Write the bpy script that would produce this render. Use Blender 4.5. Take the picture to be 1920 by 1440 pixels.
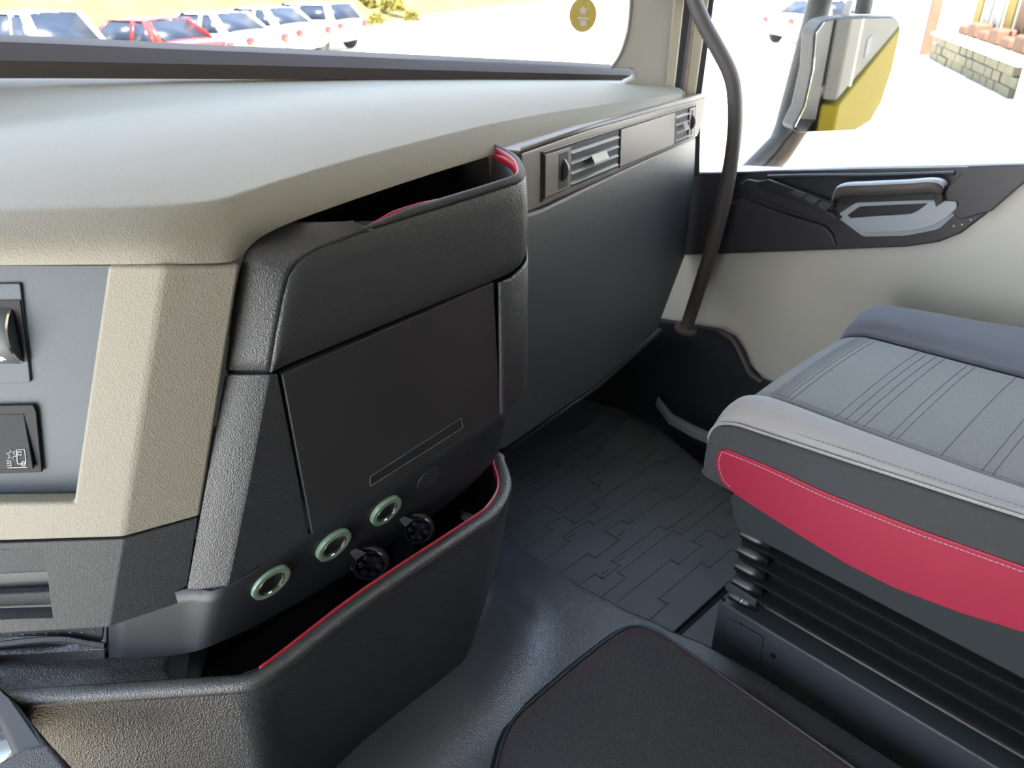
import bpy, bmesh, math, random
from mathutils import Vector, Matrix

for _o in list(bpy.data.objects):
    bpy.data.objects.remove(_o, do_unlink=True)
random.seed(7)
SC = bpy.context.scene
COL = SC.collection

# ------------------------------------------------------------------ camera
HEAD, PITCH, EYE = math.radians(44.2), math.radians(28.7), Vector((0, 0, 1.20))
FW = Vector((math.sin(HEAD) * math.cos(PITCH), math.cos(HEAD) * math.cos(PITCH), -math.sin(PITCH)))
cam_data = bpy.data.cameras.new('camera')
cam = bpy.data.objects.new('camera', cam_data)
COL.objects.link(cam)
cam.location = EYE
cam.rotation_euler = FW.to_track_quat('-Z', 'Y').to_euler()
cam_data.sensor_fit = 'HORIZONTAL'
cam_data.sensor_width = 36.0
cam_data.lens = 1442.0 / 1920.0 * 36.0
cam_data.clip_start = 0.02
cam_data.clip_end = 300
cam_data.dof.use_dof = True
cam_data.dof.focus_distance = 0.95
cam_data.dof.aperture_fstop = 9.0
SC.camera = cam

# ------------------------------------------------------------------ sky, sun, exposure
world = bpy.data.worlds.new('sky')
SC.world = world
world.use_nodes = True
wn, wl = world.node_tree.nodes, world.node_tree.links
wn.clear()
w_out = wn.new('ShaderNodeOutputWorld')
w_bg = wn.new('ShaderNodeBackground')
w_geo = wn.new('ShaderNodeTexCoord')
w_sep = wn.new('ShaderNodeSeparateXYZ')
w_ramp = wn.new('ShaderNodeValToRGB')
w_ramp.color_ramp.elements[0].position = 0.0
w_ramp.color_ramp.elements[0].color = (1.0, 0.98, 0.95, 1)
w_ramp.color_ramp.elements[1].position = 0.55
w_ramp.color_ramp.elements[1].color = (0.60, 0.76, 1.0, 1)
wl.new(w_geo.outputs['Generated'], w_sep.inputs[0])
wl.new(w_sep.outputs['Z'], w_ramp.inputs[0])
wl.new(w_ramp.outputs[0], w_bg.inputs['Color'])
w_bg.inputs['Strength'].default_value = 1.05
wl.new(w_bg.outputs[0], w_out.inputs[0])

sun_data = bpy.data.lights.new('sun', 'SUN')
sun_data.energy = 8.0
sun_data.angle = math.radians(0.6)
sun_data.color = (1.0, 0.95, 0.88)
sun = bpy.data.objects.new('sun', sun_data)
COL.objects.link(sun)
SUN_TO = Vector((0.55, 0.45, -1.0))          # light travels towards the windscreen side, from high behind the cab
sun.rotation_euler = SUN_TO.to_track_quat('-Z', 'Y').to_euler()

SC.view_settings.view_transform = 'Standard'
SC.view_settings.look = 'None'
SC.view_settings.gamma = 1.0
SC.view_settings.use_curve_mapping = False
SC.view_settings.exposure = 2.85
SC.cycles.max_bounces = 6
SC.cycles.diffuse_bounces = 4
SC.cycles.glossy_bounces = 3
SC.cycles.transmission_bounces = 2
SC.cycles.transparent_max_bounces = 6


def portal(name, loc, direction, sx, sy):
    d = bpy.data.lights.new(name, 'AREA')
    d.shape = 'RECTANGLE'
    d.size, d.size_y = sx, sy
    d.cycles.is_portal = True
    o = bpy.data.objects.new(name, d)
    COL.objects.link(o)
    o.location = loc
    o.rotation_euler = Vector(direction).to_track_quat('-Z', 'Y').to_euler()
    return o


# ------------------------------------------------------------------ materials
MATS = {}


def M(name, col, rough=0.5, spec=0.5, grain=0.0, bump=0.2, metal=0.0, var=0.0, vscale=8.0, sheen=0.0, coat=0.0, kind='noise', rvar=0.0):
    m = bpy.data.materials.new(name)
    m.use_nodes = True
    nt = m.node_tree
    b = nt.nodes['Principled BSDF']
    b.inputs['Base Color'].default_value = (*col, 1)
    b.inputs['Roughness'].default_value = rough
    b.inputs['Specular IOR Level'].default_value = spec
    b.inputs['Metallic'].default_value = metal
    b.inputs['Sheen Weight'].default_value = sheen
    b.inputs['Coat Weight'].default_value = coat
    tc = nt.nodes.new('ShaderNodeTexCoord')
    if grain:
        if kind == 'voronoi':
            t = nt.nodes.new('ShaderNodeTexVoronoi')
            t.feature = 'F1'
            t.inputs['Scale'].default_value = grain
            out = t.outputs['Distance']
        else:
            t = nt.nodes.new('ShaderNodeTexNoise')
            t.inputs['Scale'].default_value = grain
            t.inputs['Detail'].default_value = 2.0
            out = t.outputs['Fac']
        nt.links.new(tc.outputs['Object'], t.inputs['Vector'])
        bp = nt.nodes.new('ShaderNodeBump')
        bp.inputs['Strength'].default_value = bump
        bp.inputs['Distance'].default_value = 0.0011
        nt.links.new(out, bp.inputs['Height'])
        nt.links.new(bp.outputs[0], b.inputs['Normal'])
    if var:
        n2 = nt.nodes.new('ShaderNodeTexNoise')
        n2.inputs['Scale'].default_value = vscale
        n2.inputs['Detail'].default_value = 4.0
        nt.links.new(tc.outputs['Object'], n2.inputs['Vector'])
        mx = nt.nodes.new('ShaderNodeMix')
        mx.data_type = 'RGBA'
        mx.inputs['A'].default_value = (*[c * (1 - var) for c in col], 1)
        mx.inputs['B'].default_value = (*[min(1, c * (1 + var)) for c in col], 1)
        nt.links.new(n2.outputs['Fac'], mx.inputs['Factor'])
        nt.links.new(mx.outputs['Result'], b.inputs['Base Color'])
        if rvar:
            mr = nt.nodes.new('ShaderNodeMapRange')
            mr.inputs['To Min'].default_value = rough - rvar
            mr.inputs['To Max'].default_value = rough + rvar
            nt.links.new(n2.outputs['Fac'], mr.inputs['Value'])
            nt.links.new(mr.outputs[0], b.inputs['Roughness'])
    MATS[name] = m
    return m


def glass_mat(name, tint=(0.97, 0.985, 0.98), spec=0.06):
    m = bpy.data.materials.new(name)
    m.use_nodes = True
    nt = m.node_tree
    nt.nodes.clear()
    out = nt.nodes.new('ShaderNodeOutputMaterial')
    tr = nt.nodes.new('ShaderNodeBsdfTransparent')
    tr.inputs['Color'].default_value = (*tint, 1)
    gl = nt.nodes.new('ShaderNodeBsdfGlossy')
    gl.inputs['Roughness'].default_value = 0.02
    mix = nt.nodes.new('ShaderNodeMixShader')
    mix.inputs[0].default_value = spec
    nt.links.new(tr.outputs[0], mix.inputs[1])
    nt.links.new(gl.outputs[0], mix.inputs[2])
    nt.links.new(mix.outputs[0], out.inputs[0])
    MATS[name] = m
    return m


M('beige', (0.225, 0.212, 0.172), 0.62, 0.28, grain=620, bump=0.4, kind='voronoi', var=0.03)
M('beige_smooth', (0.31, 0.3, 0.26), 0.6, 0.4, grain=900, bump=0.2, var=0.03)
M('bluegrey', (0.052, 0.066, 0.08), 0.5, 0.4, grain=1100, bump=0.2, var=0.04)
M('grey_plastic', (0.034, 0.036, 0.039), 0.55, 0.32, grain=800, bump=0.45, kind='voronoi', var=0.05)
M('black_grain', (0.034, 0.036, 0.04), 0.4, 0.62, grain=700, bump=0.45, kind='voronoi', var=0.06, vscale=30)
M('black_door', (0.03, 0.031, 0.034), 0.42, 0.5, grain=1400, bump=0.12, var=0.25, vscale=9, rvar=0.08)
M('black_smooth', (0.019, 0.022, 0.028), 0.45, 0.45, grain=1200, bump=0.1)  # faint blue in this black carries the cool cast of shade
M('black_gloss', (0.008, 0.009, 0.012), 0.18, 0.5)
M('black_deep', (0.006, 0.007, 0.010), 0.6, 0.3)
M('tunnel_black', (0.052, 0.059, 0.07), 0.3, 0.8, grain=420, bump=0.45, kind='voronoi', var=0.08, vscale=20)
M('base_black', (0.036, 0.037, 0.039), 0.34, 0.6, grain=520, bump=0.7, kind='voronoi', var=0.05)
M('dash_brown', (0.052, 0.042, 0.039), 0.8, 0.2, grain=900, bump=0.3)
M('vent_grey', (0.115, 0.092, 0.077), 0.45, 0.5, grain=1400, bump=0.12)  # brown-grey, warmed to stand in for flare over the vents
M('vent_slat', (0.115, 0.112, 0.105), 0.4, 0.5)
M('red_trim', (0.34, 0.012, 0.05), 0.45, 0.5, grain=1500, bump=0.1, var=0.05, vscale=14)
M('red_plastic', (0.36, 0.006, 0.028), 0.4, 0.5)
M('silver', (0.62, 0.63, 0.64), 0.28, 0.5, metal=1.0)
M('satin_grey', (0.42, 0.45, 0.49), 0.35, 0.5, metal=0.5)
M('chrome', (0.85, 0.83, 0.78), 0.12, 0.5, metal=1.0)
M('ring_green', (0.18, 0.29, 0.21), 0.22, 0.6, coat=0.5)
M('fabric_grey', (0.22, 0.23, 0.235), 0.9, 0.2, grain=900, bump=0.6, var=0.3, vscale=420, sheen=0.15)
M('fabric_light', (0.35, 0.35, 0.365), 0.85, 0.25, grain=1400, bump=0.4, var=0.12, vscale=400, sheen=0.2)
M('fabric_blue_lit', (0.135, 0.15, 0.185), 0.8, 0.3, grain=1400, bump=0.3, var=0.06, vscale=200, sheen=0.2)  # bluish light on the right bolster is put into this fabric colour
M('fabric_dark', (0.062, 0.067, 0.075), 0.85, 0.25, grain=1700, bump=0.6, var=0.15, vscale=300, sheen=0.1)
M('thread', (0.52, 0.52, 0.55), 0.8, 0.2)
M('thread_red', (0.2, 0.02, 0.04), 0.8, 0.2)
M('thread_dark', (0.15, 0.163, 0.168), 0.8, 0.2)
M('carpet', (0.055, 0.057, 0.062), 0.95, 0.15, grain=420, bump=1.0, var=0.6, vscale=350, sheen=0.1)
M('rubber', (0.125, 0.142, 0.16), 0.5, 0.45, grain=900, bump=0.2, var=0.15, vscale=7)
M('bellow', (0.013, 0.014, 0.017), 0.25, 0.8, grain=1200, bump=0.25)
M('metal_black', (0.058, 0.069, 0.08), 0.42, 0.5, var=0.1, vscale=12)
M('seat_pan', (0.042, 0.05, 0.057), 0.5, 0.45)
M('bar_grey', (0.082, 0.073, 0.069), 0.5, 0.4, grain=1500, bump=0.15)
M('door_beige', (0.53, 0.53, 0.495), 0.6, 0.35, grain=900, bump=0.2, var=0.03)
M('door_black', (0.042, 0.042, 0.05), 0.42, 0.5, grain=1400, bump=0.1)
M('lever', (0.36, 0.40, 0.45), 0.35, 0.6)
M('yard_grey', (0.20, 0.195, 0.18), 0.9, 0.1, var=0.3, vscale=3)
M('arm_brown', (0.085, 0.058, 0.038), 0.7, 0.2)
M('rim_plastic', (0.050, 0.051, 0.053), 0.30, 0.8, grain=700, bump=0.5, kind='voronoi')
M('bounce_tan', (0.17, 0.148, 0.11), 0.9, 0.1, var=0.2, vscale=6)
M('pillar', (0.36, 0.34, 0.295), 0.65, 0.3, grain=900, bump=0.1)
M('seal', (0.03, 0.03, 0.035), 0.7, 0.3)
M('seal_brown', (0.16, 0.13, 0.12), 0.7, 0.3)
M('cream', (0.38, 0.345, 0.26), 0.6, 0.3)
M('headliner', (0.42, 0.4, 0.36), 0.9, 0.1)
M('rear_dark', (0.12, 0.12, 0.115), 0.9, 0.1)
M('mirror_arm', (0.055, 0.052, 0.048), 0.6, 0.3, var=0.5, vscale=180)
M('mirror_glass', (0.88, 0.88, 0.86), 0.02, 0.5, metal=1.0)
M('sticker', (0.36, 0.27, 0.06), 0.6, 0.3, var=0.25, vscale=60)
M('sticker_mark', (0.45, 0.40, 0.36), 0.6, 0.3)
M('concrete', (0.66, 0.63, 0.57), 0.85, 0.2, var=0.06, vscale=0.6)
M('dry_grass', (0.105, 0.086, 0.032), 0.9, 0.1, var=0.55, vscale=0.9)
M('bush_yellow', (0.085, 0.072, 0.012), 0.9, 0.1, var=0.4, vscale=4)
M('car_white', (0.42, 0.42, 0.415), 0.35, 0.3, coat=0.0)
M('car_red', (0.3, 0.014, 0.012), 0.35, 0.3, coat=0.1)
M('car_glass', (0.01, 0.015, 0.026), 0.35, 0.2)
M('car_tyre', (0.03, 0.03, 0.03), 0.8, 0.2)
M('car_rim', (0.2, 0.2, 0.2), 0.3, 0.5, metal=0.8)
M('tail_red', (0.22, 0.01, 0.01), 0.2, 0.5)
M('tail_amber', (0.25, 0.13, 0.02), 0.2, 0.5)
M('stone', (0.1, 0.092, 0.065), 0.9, 0.1, var=0.3, vscale=3)
M('rust', (0.075, 0.04, 0.025), 0.8, 0.2, var=0.3, vscale=3)
M('tarp_yellow', (0.14, 0.1, 0.025), 0.8, 0.2, var=0.4, vscale=2)
M('wall_white', (0.78, 0.76, 0.72), 0.8, 0.2, var=0.05, vscale=1)
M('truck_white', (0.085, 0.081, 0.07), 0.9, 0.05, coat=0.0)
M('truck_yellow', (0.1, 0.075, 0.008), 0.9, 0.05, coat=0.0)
M('print_white', (0.75, 0.76, 0.78), 0.6, 0.2)
glass_mat('glass')
glass_mat('windscreen_glass', (0.80, 0.81, 0.83))


# ------------------------------------------------------------------ helpers
def V3(p):
    return Vector(p)


def link(o, parent):
    COL.objects.link(o)
    if parent is not None:
        o.parent = parent
        off = parent.location.copy()      # parts are modelled in world coordinates
        o.matrix_parent_inverse = Matrix.Translation(-off)


def O(name, verts, faces, mat, parent=None, bevel=0.0, seg=2, sub=0, solid=0.0, soff=-1.0, ang=40, fix=True):
    me = bpy.data.meshes.new(name)
    me.from_pydata([tuple(v) for v in verts], [], faces)
    if fix:
        bm = bmesh.new()
        bm.from_mesh(me)
        bmesh.ops.remove_doubles(bm, verts=bm.verts, dist=1e-6)
        bmesh.ops.recalc_face_normals(bm, faces=bm.faces)
        bm.to_mesh(me)
        bm.free()
    for p in me.polygons:
        p.use_smooth = True
    me.set_sharp_from_angle(angle=math.radians(ang))
    me.materials.append(MATS[mat])
    o = bpy.data.objects.new(name, me)
    link(o, parent)
    if solid:
        s = o.modifiers.new('solid', 'SOLIDIFY')
        s.thickness = solid
        s.offset = soff
    if bevel:
        b = o.modifiers.new('bevel', 'BEVEL')
        b.width = bevel
        b.segments = seg
        b.limit_method = 'ANGLE'
        b.angle_limit = math.radians(32)
        b.harden_normals = True
    if sub:
        s = o.modifiers.new('sub', 'SUBSURF')
        s.levels = s.render_levels = sub
    return o


def thing(name, label, cat, loc, group=None, kind=None):
    o = bpy.data.objects.new(name, None)
    o.empty_display_size = 0.05
    COL.objects.link(o)
    o.location = loc
    o['label'] = label
    if cat:
        o['category'] = cat
    if group:
        o['group'] = group
    if kind:
        o['kind'] = kind
    return o


def tag(o, label, cat=None, group=None, kind=None):
    o['label'] = label
    if cat:
        o['category'] = cat
    if group:
        o['group'] = group
    if kind:
        o['kind'] = kind
    return o


def prism(name, outline, vec, mat, parent=None, **k):
    a = [V3(p) for p in outline]
    v = V3(vec)
    n = len(a)
    verts = a + [p + v for p in a]
    faces = [tuple(range(n)), tuple(range(2 * n - 1, n - 1, -1))]
    faces += [(i, (i + 1) % n, n + (i + 1) % n, n + i) for i in range(n)]
    return O(name, verts, faces, mat, parent, **k)


def box(name, lo, hi, mat, parent=None, **k):
    (a, b, c), (d, e, f) = lo, hi
    return prism(name, [(a, b, c), (d, b, c), (d, e, c), (a, e, c)], (0, 0, f - c), mat, parent, **k)


def sheet(name, rows, mat, parent=None, face_to=None, **k):
    """a grid of points; solid thickness grows away from face_to"""
    nr, nc = len(rows), len(rows[0])
    verts = [V3(p) for r in rows for p in r]
    faces = [(i * nc + j, i * nc + j + 1, (i + 1) * nc + j + 1, (i + 1) * nc + j) for i in range(nr - 1) for j in range(nc - 1)]
    ft = EYE if face_to is None else V3(face_to)
    acc = 0.0
    for f in faces:
        p = [verts[i] for i in f]
        nrm = (p[2] - p[0]).cross(p[3] - p[1])
        c = (p[0] + p[1] + p[2] + p[3]) / 4
        acc += nrm.dot((ft - c).normalized())
    if acc < 0:
        faces = [f[::-1] for f in faces]
    return O(name, verts, faces, mat, parent, fix=False, **k)


def catmull(pts, n=6, closed=False):
    P = [V3(p) for p in pts]
    m = len(P)
    out = []
    rng = m if closed else m - 1
    for i in range(rng):
        p0 = P[(i - 1) % m] if (closed or i > 0) else P[0] * 2 - P[1]
        p1, p2 = P[i], P[(i + 1) % m]
        p3 = P[(i + 2) % m] if (closed or i + 2 < m) else P[-1] * 2 - P[-2]
        for j in range(n):
            t = j / n
            out.append(0.5 * ((2 * p1) + (p2 - p0) * t + (2 * p0 - 5 * p1 + 4 * p2 - p3) * t * t + (3 * p1 - p0 - 3 * p2 + p3) * t ** 3))
    if not closed:
        out.append(P[-1].copy())
    return out


def polyline(pts, n):
    """n points evenly along a polyline"""
    P = [V3(p) for p in pts]
    d = [0]
    for a, b in zip(P, P[1:]):
        d.append(d[-1] + (b - a).length)
    out = []
    for k in range(n):
        t = d[-1] * k / (n - 1)
        i = 0
        while i < len(P) - 2 and d[i + 1] < t:
            i += 1
        s = (t - d[i]) / max(1e-9, d[i + 1] - d[i])
        out.append(P[i].lerp(P[i + 1], min(1, max(0, s))))
    return out


def tube_mesh(path, r, n=10, closed=False, cap=True):
    P = [V3(p) for p in path]
    m = len(P)
    verts, faces = [], []
    up = None
    for i, p in enumerate(P):
        a = P[(i - 1) % m] if (closed or i > 0) else P[0]
        b = P[(i + 1) % m] if (closed or i < m - 1) else P[-1]
        t = (b - a).normalized()
        if up is None:
            up = t.orthogonal().normalized()
        up = (up - t * up.dot(t)).normalized()
        s = t.cross(up)
        rr = r[i] if isinstance(r, (list, tuple)) else r
        for k in range(n):
            an = 2 * math.pi * k / n
            verts.append(p + up * math.cos(an) * rr + s * math.sin(an) * rr)
    for i in range(m if closed else m - 1):
        for k in range(n):
            faces.append((i * n + k, i * n + (k + 1) % n, ((i + 1) % m) * n + (k + 1) % n, ((i + 1) % m) * n + k))
    if cap and not closed:
        faces.append(tuple(range(n - 1, -1, -1)))
        faces.append(tuple(range((m - 1) * n, m * n)))
    return verts, faces


def tube(name, path, r, mat, parent=None, n=10, closed=False, **k):
    v, f = tube_mesh(path, r, n, closed)
    return O(name, v, f, mat, parent, **k)


def dashes(name, path, length, gap, r, mat, parent, n=5):
    """stitches: short threads along a path, one object"""
    P = [V3(p) for p in path]
    tot = sum((b - a).length for a, b in zip(P, P[1:]))
    steps = max(3, int(tot / ((length + gap) / 4)))
    Q = polyline(P, steps + 1)
    verts, faces = [], []
    i = 0
    while i + 3 < len(Q):
        v, f = tube_mesh(Q[i:i + 3 + (1 if length > gap else 0)], r, n)
        b = len(verts)
        verts += v
        faces += [tuple(x + b for x in q) for q in f]
        i += 4
    o = O(name, verts, faces, mat, parent)
    o['kind'] = 'stuff'
    return o


def lathe(name, prof, centre, axis, mat, parent=None, n=28, **k):
    """prof: (radius, height along axis)"""
    ax = V3(axis).normalized()
    e1 = ax.orthogonal().normalized()
    e2 = ax.cross(e1)
    c = V3(centre)
    verts, faces = [], []
    m = len(prof)
    for i in range(n):
        a = 2 * math.pi * i / n
        d = e1 * math.cos(a) + e2 * math.sin(a)
        for r, h in prof:
            verts.append(c + d * r + ax * h)
    for i in range(n):
        for j in range(m - 1):
            faces.append((i * m + j, ((i + 1) % n) * m + j, ((i + 1) % n) * m + j + 1, i * m + j + 1))
    return O(name, verts, faces, mat, parent, **k)


def rounded(pts, r, n=5):
    """round the corners of a closed 3-D outline"""
    P = [V3(p) for p in pts]
    out = []
    for i, p in enumerate(P):
        a, b = P[i - 1], P[(i + 1) % len(P)]
        rr = r[i] if isinstance(r, (list, tuple)) else r
        da, db = (a - p), (b - p)
        ra, rb = min(rr, da.length * .48), min(rr, db.length * .48)
        q0, q1 = p + da.normalized() * ra, p + db.normalized() * rb
        if rr < 1e-6:
            out.append(p)
            continue
        for k in range(n + 1):
            t = k / n
            out.append(q0 * (1 - t) ** 2 + p * 2 * t * (1 - t) + q1 * t * t)
    return out


HV = Vector((0.697, 0.717, 0))      # the driver-facing panels look along -HV
U = Vector((0.717, -0.697, 0))
# ------------------------------------------------------------------ the cab shell
def boxes(name, lst, mat, parent=None, **k):
    verts, faces = [], []
    for (a, b, c), (d, e, f) in lst:
        n = len(verts)
        verts += [(a, b, c), (d, b, c), (d, e, c), (a, e, c), (a, b, f), (d, b, f), (d, e, f), (a, e, f)]
        faces += [tuple(n + i for i in q) for q in ((0, 3, 2, 1), (4, 5, 6, 7), (0, 1, 5, 4), (1, 2, 6, 5), (2, 3, 7, 6), (3, 0, 4, 7))]
    return O(name, verts, faces, mat, parent, fix=False, **k)


tag(box('floor', (-0.95, -1.25, -0.08), (1.78, 1.62, -0.012), 'black_deep'), 'black cab floor under the rubber mat', kind='structure')
tag(box('bounce_mat', (-0.93, 0.30, -0.012), (-0.10, 1.35, 0.0), 'bounce_tan'), 'unseen tan mat added on the driver side to bounce warm sunlight', 'floor mat')  # added mat, throws a warm sun glow onto the console base wall
tag(box('ceiling', (-0.95, -1.25, 1.86), (1.80, 1.30, 1.90), 'headliner'), 'pale cab roof lining overhead', kind='structure')
tag(box('wall_rear', (-0.95, -1.29, -0.08), (1.80, -1.25, 1.90), 'rear_dark'), 'rear wall of the cab, darkened to cut bounced light', kind='structure')  # unseen wall, its dark tone limits bounce onto rear-facing panels
tag(boxes('wall_left', [((-0.99, -1.29, -0.08), (-0.95, -0.02, 1.90)), ((-0.99, -0.02, 1.66), (-0.95, 1.30, 1.90)),
                        ((-0.99, 1.16, -0.08), (-0.95, 1.62, 1.66)), ((-0.99, -0.02, -0.08), (-0.95, 1.16, 0.02))], 'headliner'),
    'driver side wall, doorway added open to light the console', kind='structure')  # the unseen open doorway is added to bring daylight from the left
tag(boxes('wall_right', [((1.74, -1.29, -0.08), (1.80, -0.12, 1.90)), ((1.74, -0.12, 1.62), (1.80, 1.30, 1.90)), ((1.74, 1.22, -0.08), (1.80, 1.66, 0.80))], 'headliner'),
    'pale passenger side wall behind and above the door', kind='structure')
tag(boxes('wall_front', [((-0.99, 1.62, -1.0), (1.80, 1.66, 0.86)), ((-0.99, 1.22, 1.50), (1.80, 1.32, 1.90))], 'black_deep'),
    'front bulkhead and windscreen header', kind='structure')

# windscreen: curved laminated glass rising from the cowl
ws_low = [(0.1749,1.4338,1.1306), (0.4123,1.4699,1.1037), (0.7831,1.4795,1.0660), (1.2575,1.3966,1.0213), (1.5224,1.3077,0.9956), (1.6679,1.2585,0.9889)]
ws_low = catmull(ws_low, 4)
ws_rows = []
for k in range(6):
    t = k / 5
    ws_rows.append([Vector((p.x, p.y - 0.10 * t, p.z + (1.56 - p.z) * t)) for p in ws_low])
tag(sheet('window_1', ws_rows, 'windscreen_glass', ang=80), 'curved windscreen glass above the dashboard', kind='structure')

# round sticker on the glass
stk = thing('windscreen_sticker', 'round yellow sticker stuck on the windscreen glass', 'sticker', (1.4726,1.2819,1.0958))
sc_, sr_ = V3((1.4726,1.2819,1.0958)), 0.0335
sn = (EYE - sc_); sn.z = 0.12; sn.normalize()
s1 = sn.cross(Vector((0, 0, 1))).normalized(); s2 = s1.cross(sn).normalized()
prism('disc', [sc_ + s1 * math.cos(a) * sr_ * .93 + s2 * math.sin(a) * sr_ * 1.08 for a in [2 * math.pi * i / 40 for i in range(40)]], -sn * 0.0008, 'sticker', stk)
prism('printed_mark', [sc_ + sn * .0004 + s1 * x + s2 * y for x, y in ((-.014, -.006), (.012, -.004), (.012, -.008), (-.014, -.009))], -sn * 0.0003, 'sticker_mark', stk)
prism('printed_mark', [sc_ + sn * .0004 + s1 * x + s2 * y for x, y in ((-.008, -.012), (.006, -.011), (.004, -.024), (-.009, -.022))], -sn * 0.0003, 'sticker_mark', stk)
prism('printed_mark', [sc_ + sn * .0004 + s1 * x + s2 * y for x, y in [((.0105 if k % 2 == 0 else .0052) * math.sin(k * math.pi / 5), .009 + (.0105 if k % 2 == 0 else .0052) * math.cos(k * math.pi / 5)) for k in range(10)]], -sn * 0.0003, 'sticker_mark', stk)

# windscreen pillar trim and door seals on the passenger side
PIL = [(1.4664,1.1540,1.4389), (1.4707,1.1498,1.2491), (1.4731,1.1475,1.1300), (1.4725,1.1480,1.0778), (1.4669,1.1535,1.0403),
       (1.4597,1.1606,1.0153), (1.4487,1.1712,0.9932), (1.4831,1.1378,0.9910), (1.4875,1.1335,0.9731), (1.4691,1.1514,0.9618), (1.4818,1.1390,0.9171), (1.5403,1.0820,0.9172), (1.5442,1.0783,1.0458), (1.5447,1.0778,1.1300), (1.5481,1.0745,1.4389)]
tp = thing('trim_1', 'cream windscreen pillar trim beside the passenger window', None, (1.55, 1.1, 0.9), kind='structure')
prism('pillar_cover', PIL, HV * 0.05, 'pillar', tp, bevel=0.006)
edge = [Vector(p) - HV * 0.002 for p in PIL[0:7]]
tube('rubber_bead', catmull(edge, 4), 0.0028, 'seal_brown', tp, n=6)
prism('pillar_edge', [(1.5358,1.0808,0.9350), (1.5506,1.0665,0.9350), (1.5528,1.0643,1.1302), (1.5634,1.0540,1.4384), (1.5380,1.0787,1.4384), (1.5364,1.0803,1.1302)], HV * 0.05, 'cream', tp, bevel=0.004)
prism('inner_seal', [(1.5482,1.0786,0.9283), (1.5665,1.0608,0.9283), (1.5719,1.0555,1.1299), (1.5806,1.0470,1.4393), (1.5656,1.0617,1.4393), (1.5554,1.0715,1.1299)], HV * 0.05, 'seal', tp, bevel=0.004)
prism('seal_lip', [(1.5681,1.0634,0.9278), (1.5769,1.0548,0.9278), (1.5794,1.0524,1.1298), (1.5884,1.0436,1.4397), (1.5816,1.0502,1.4397), (1.5712,1.0604,1.1298)], HV * 0.05, 'seal_brown', tp, bevel=0.003)
prism('door_flange', [(1.5807,1.0595,0.9211), (1.5991,1.0416,0.9211), (1.6044,1.0364,1.1296), (1.6101,1.0308,1.4405), (1.5920,1.0485,1.4405), (1.5829,1.0574,1.1296)], HV * 0.05, 'cream', tp, bevel=0.004)
prism('window_channel', [(1.6128,1.0338,0.7499), (1.6248,1.0222,0.7499), (1.6130,1.0336,0.9322), (1.6161,1.0306,1.1294), (1.6226,1.0242,1.4410), (1.6106,1.0360,1.4410), (1.6029,1.0435,1.1294), (1.5998,1.0465,0.9322)], HV * 0.05, 'seal', tp, bevel=0.003)

# ------------------------------------------------------------------ dashboard
dash = thing('dashboard', 'wide beige dashboard pad with flare-warmed brown vent panel and black knee panel under the windscreen', 'dashboard', (0.9, 1.1, 0.42))
LL = [(0.0620,0.7991,0.9750), (0.1201,0.7427,0.9754), (0.1783,0.6863,0.9759), (0.2171,0.6487,0.9763), (0.2575,0.6374,0.9695), (0.2778,0.6324,0.9667), (0.2964,0.6467,0.9750), (0.3171,0.6438,0.9850), (0.3746,0.6497,0.9900), (0.5508,0.7072,0.9850), (0.7219,0.7525,0.9800), (0.9684,0.8256,0.9700), (1.2046,0.8999,0.9570), (1.4590,0.9756,0.9450)]
LM = [(0.0675,0.7981,0.9931), (0.1253,0.7421,0.9939), (0.1831,0.6863,0.9952), (0.2217,0.6491,0.9965), (0.2595,0.6370,0.9931), (0.2790,0.6321,0.9932), (0.2944,0.6387,0.9960), (0.3178,0.6447,1.0020), (0.3831,0.6600,1.0050), (0.5608,0.7184,1.0010), (0.7371,0.7682,0.9950), (0.9788,0.8355,0.9830), (1.2149,0.9089,0.9680), (1.4616,0.9784,0.9530)]
LU = [(0.0817,0.8546,1.0080), (0.1409,0.7845,1.0120), (0.2011,0.7254,1.0140), (0.2424,0.6896,1.0150), (0.2753,0.6718,1.0150), (0.2971,0.6701,1.0160), (0.3217,0.6771,1.0170), (0.3392,0.6791,1.0180), (0.4090,0.6984,1.0200), (0.5896,0.7533,1.0150), (0.7832,0.8162,1.0070), (1.0273,0.8780,0.9900), (1.2432,0.9312,0.9740), (1.4643,0.9797,0.9590)]
CR = [(0.1296,1.2986,0.9980), (0.2530,1.3062,0.9980), (0.3670,1.3131,0.9980), (0.4635,1.3191,0.9980), (0.5347,1.3151,0.9980), (0.5983,1.3244,0.9970), (0.6602,1.3315,0.9960), (0.7362,1.3378,0.9950), (0.8935,1.3324,0.9900), (1.1112,1.3022,0.9800), (1.2907,1.2599,0.9700), (1.4521,1.2123,0.9600), (1.5447,1.1605,0.9530), (1.6110,1.0940,0.9450)]
CB = [(0.1346,1.4233,1.0660), (0.2690,1.4203,1.0550), (0.3826,1.4514,1.0420), (0.4843,1.4678,1.0320), (0.5638,1.4670,1.0245), (0.6299,1.4658,1.0190), (0.7009,1.4657,1.0130), (0.7866,1.4628,1.0060), (0.9533,1.4381,0.9930), (1.1826,1.3853,0.9770), (1.3547,1.3225,0.9655), (1.5049,1.2567,0.9560), (1.5921,1.1964,0.9490), (1.6558,1.1450,0.9420)]
rows = [[V3(p) + HV * .02 + Vector((0, 0, .004)) for p in LL], LL, [V3(a).lerp(V3(b), .06) for a, b in zip(LL, LM)], LM, [V3(a).lerp(V3(b), .90) for a, b in zip(LM, LU)], LU]
rows.append([V3(a).lerp(V3(b), .03 + .05 * max(0, 1 - i / 5)) for i, (a, b) in enumerate(zip(LU, CR))])
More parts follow.
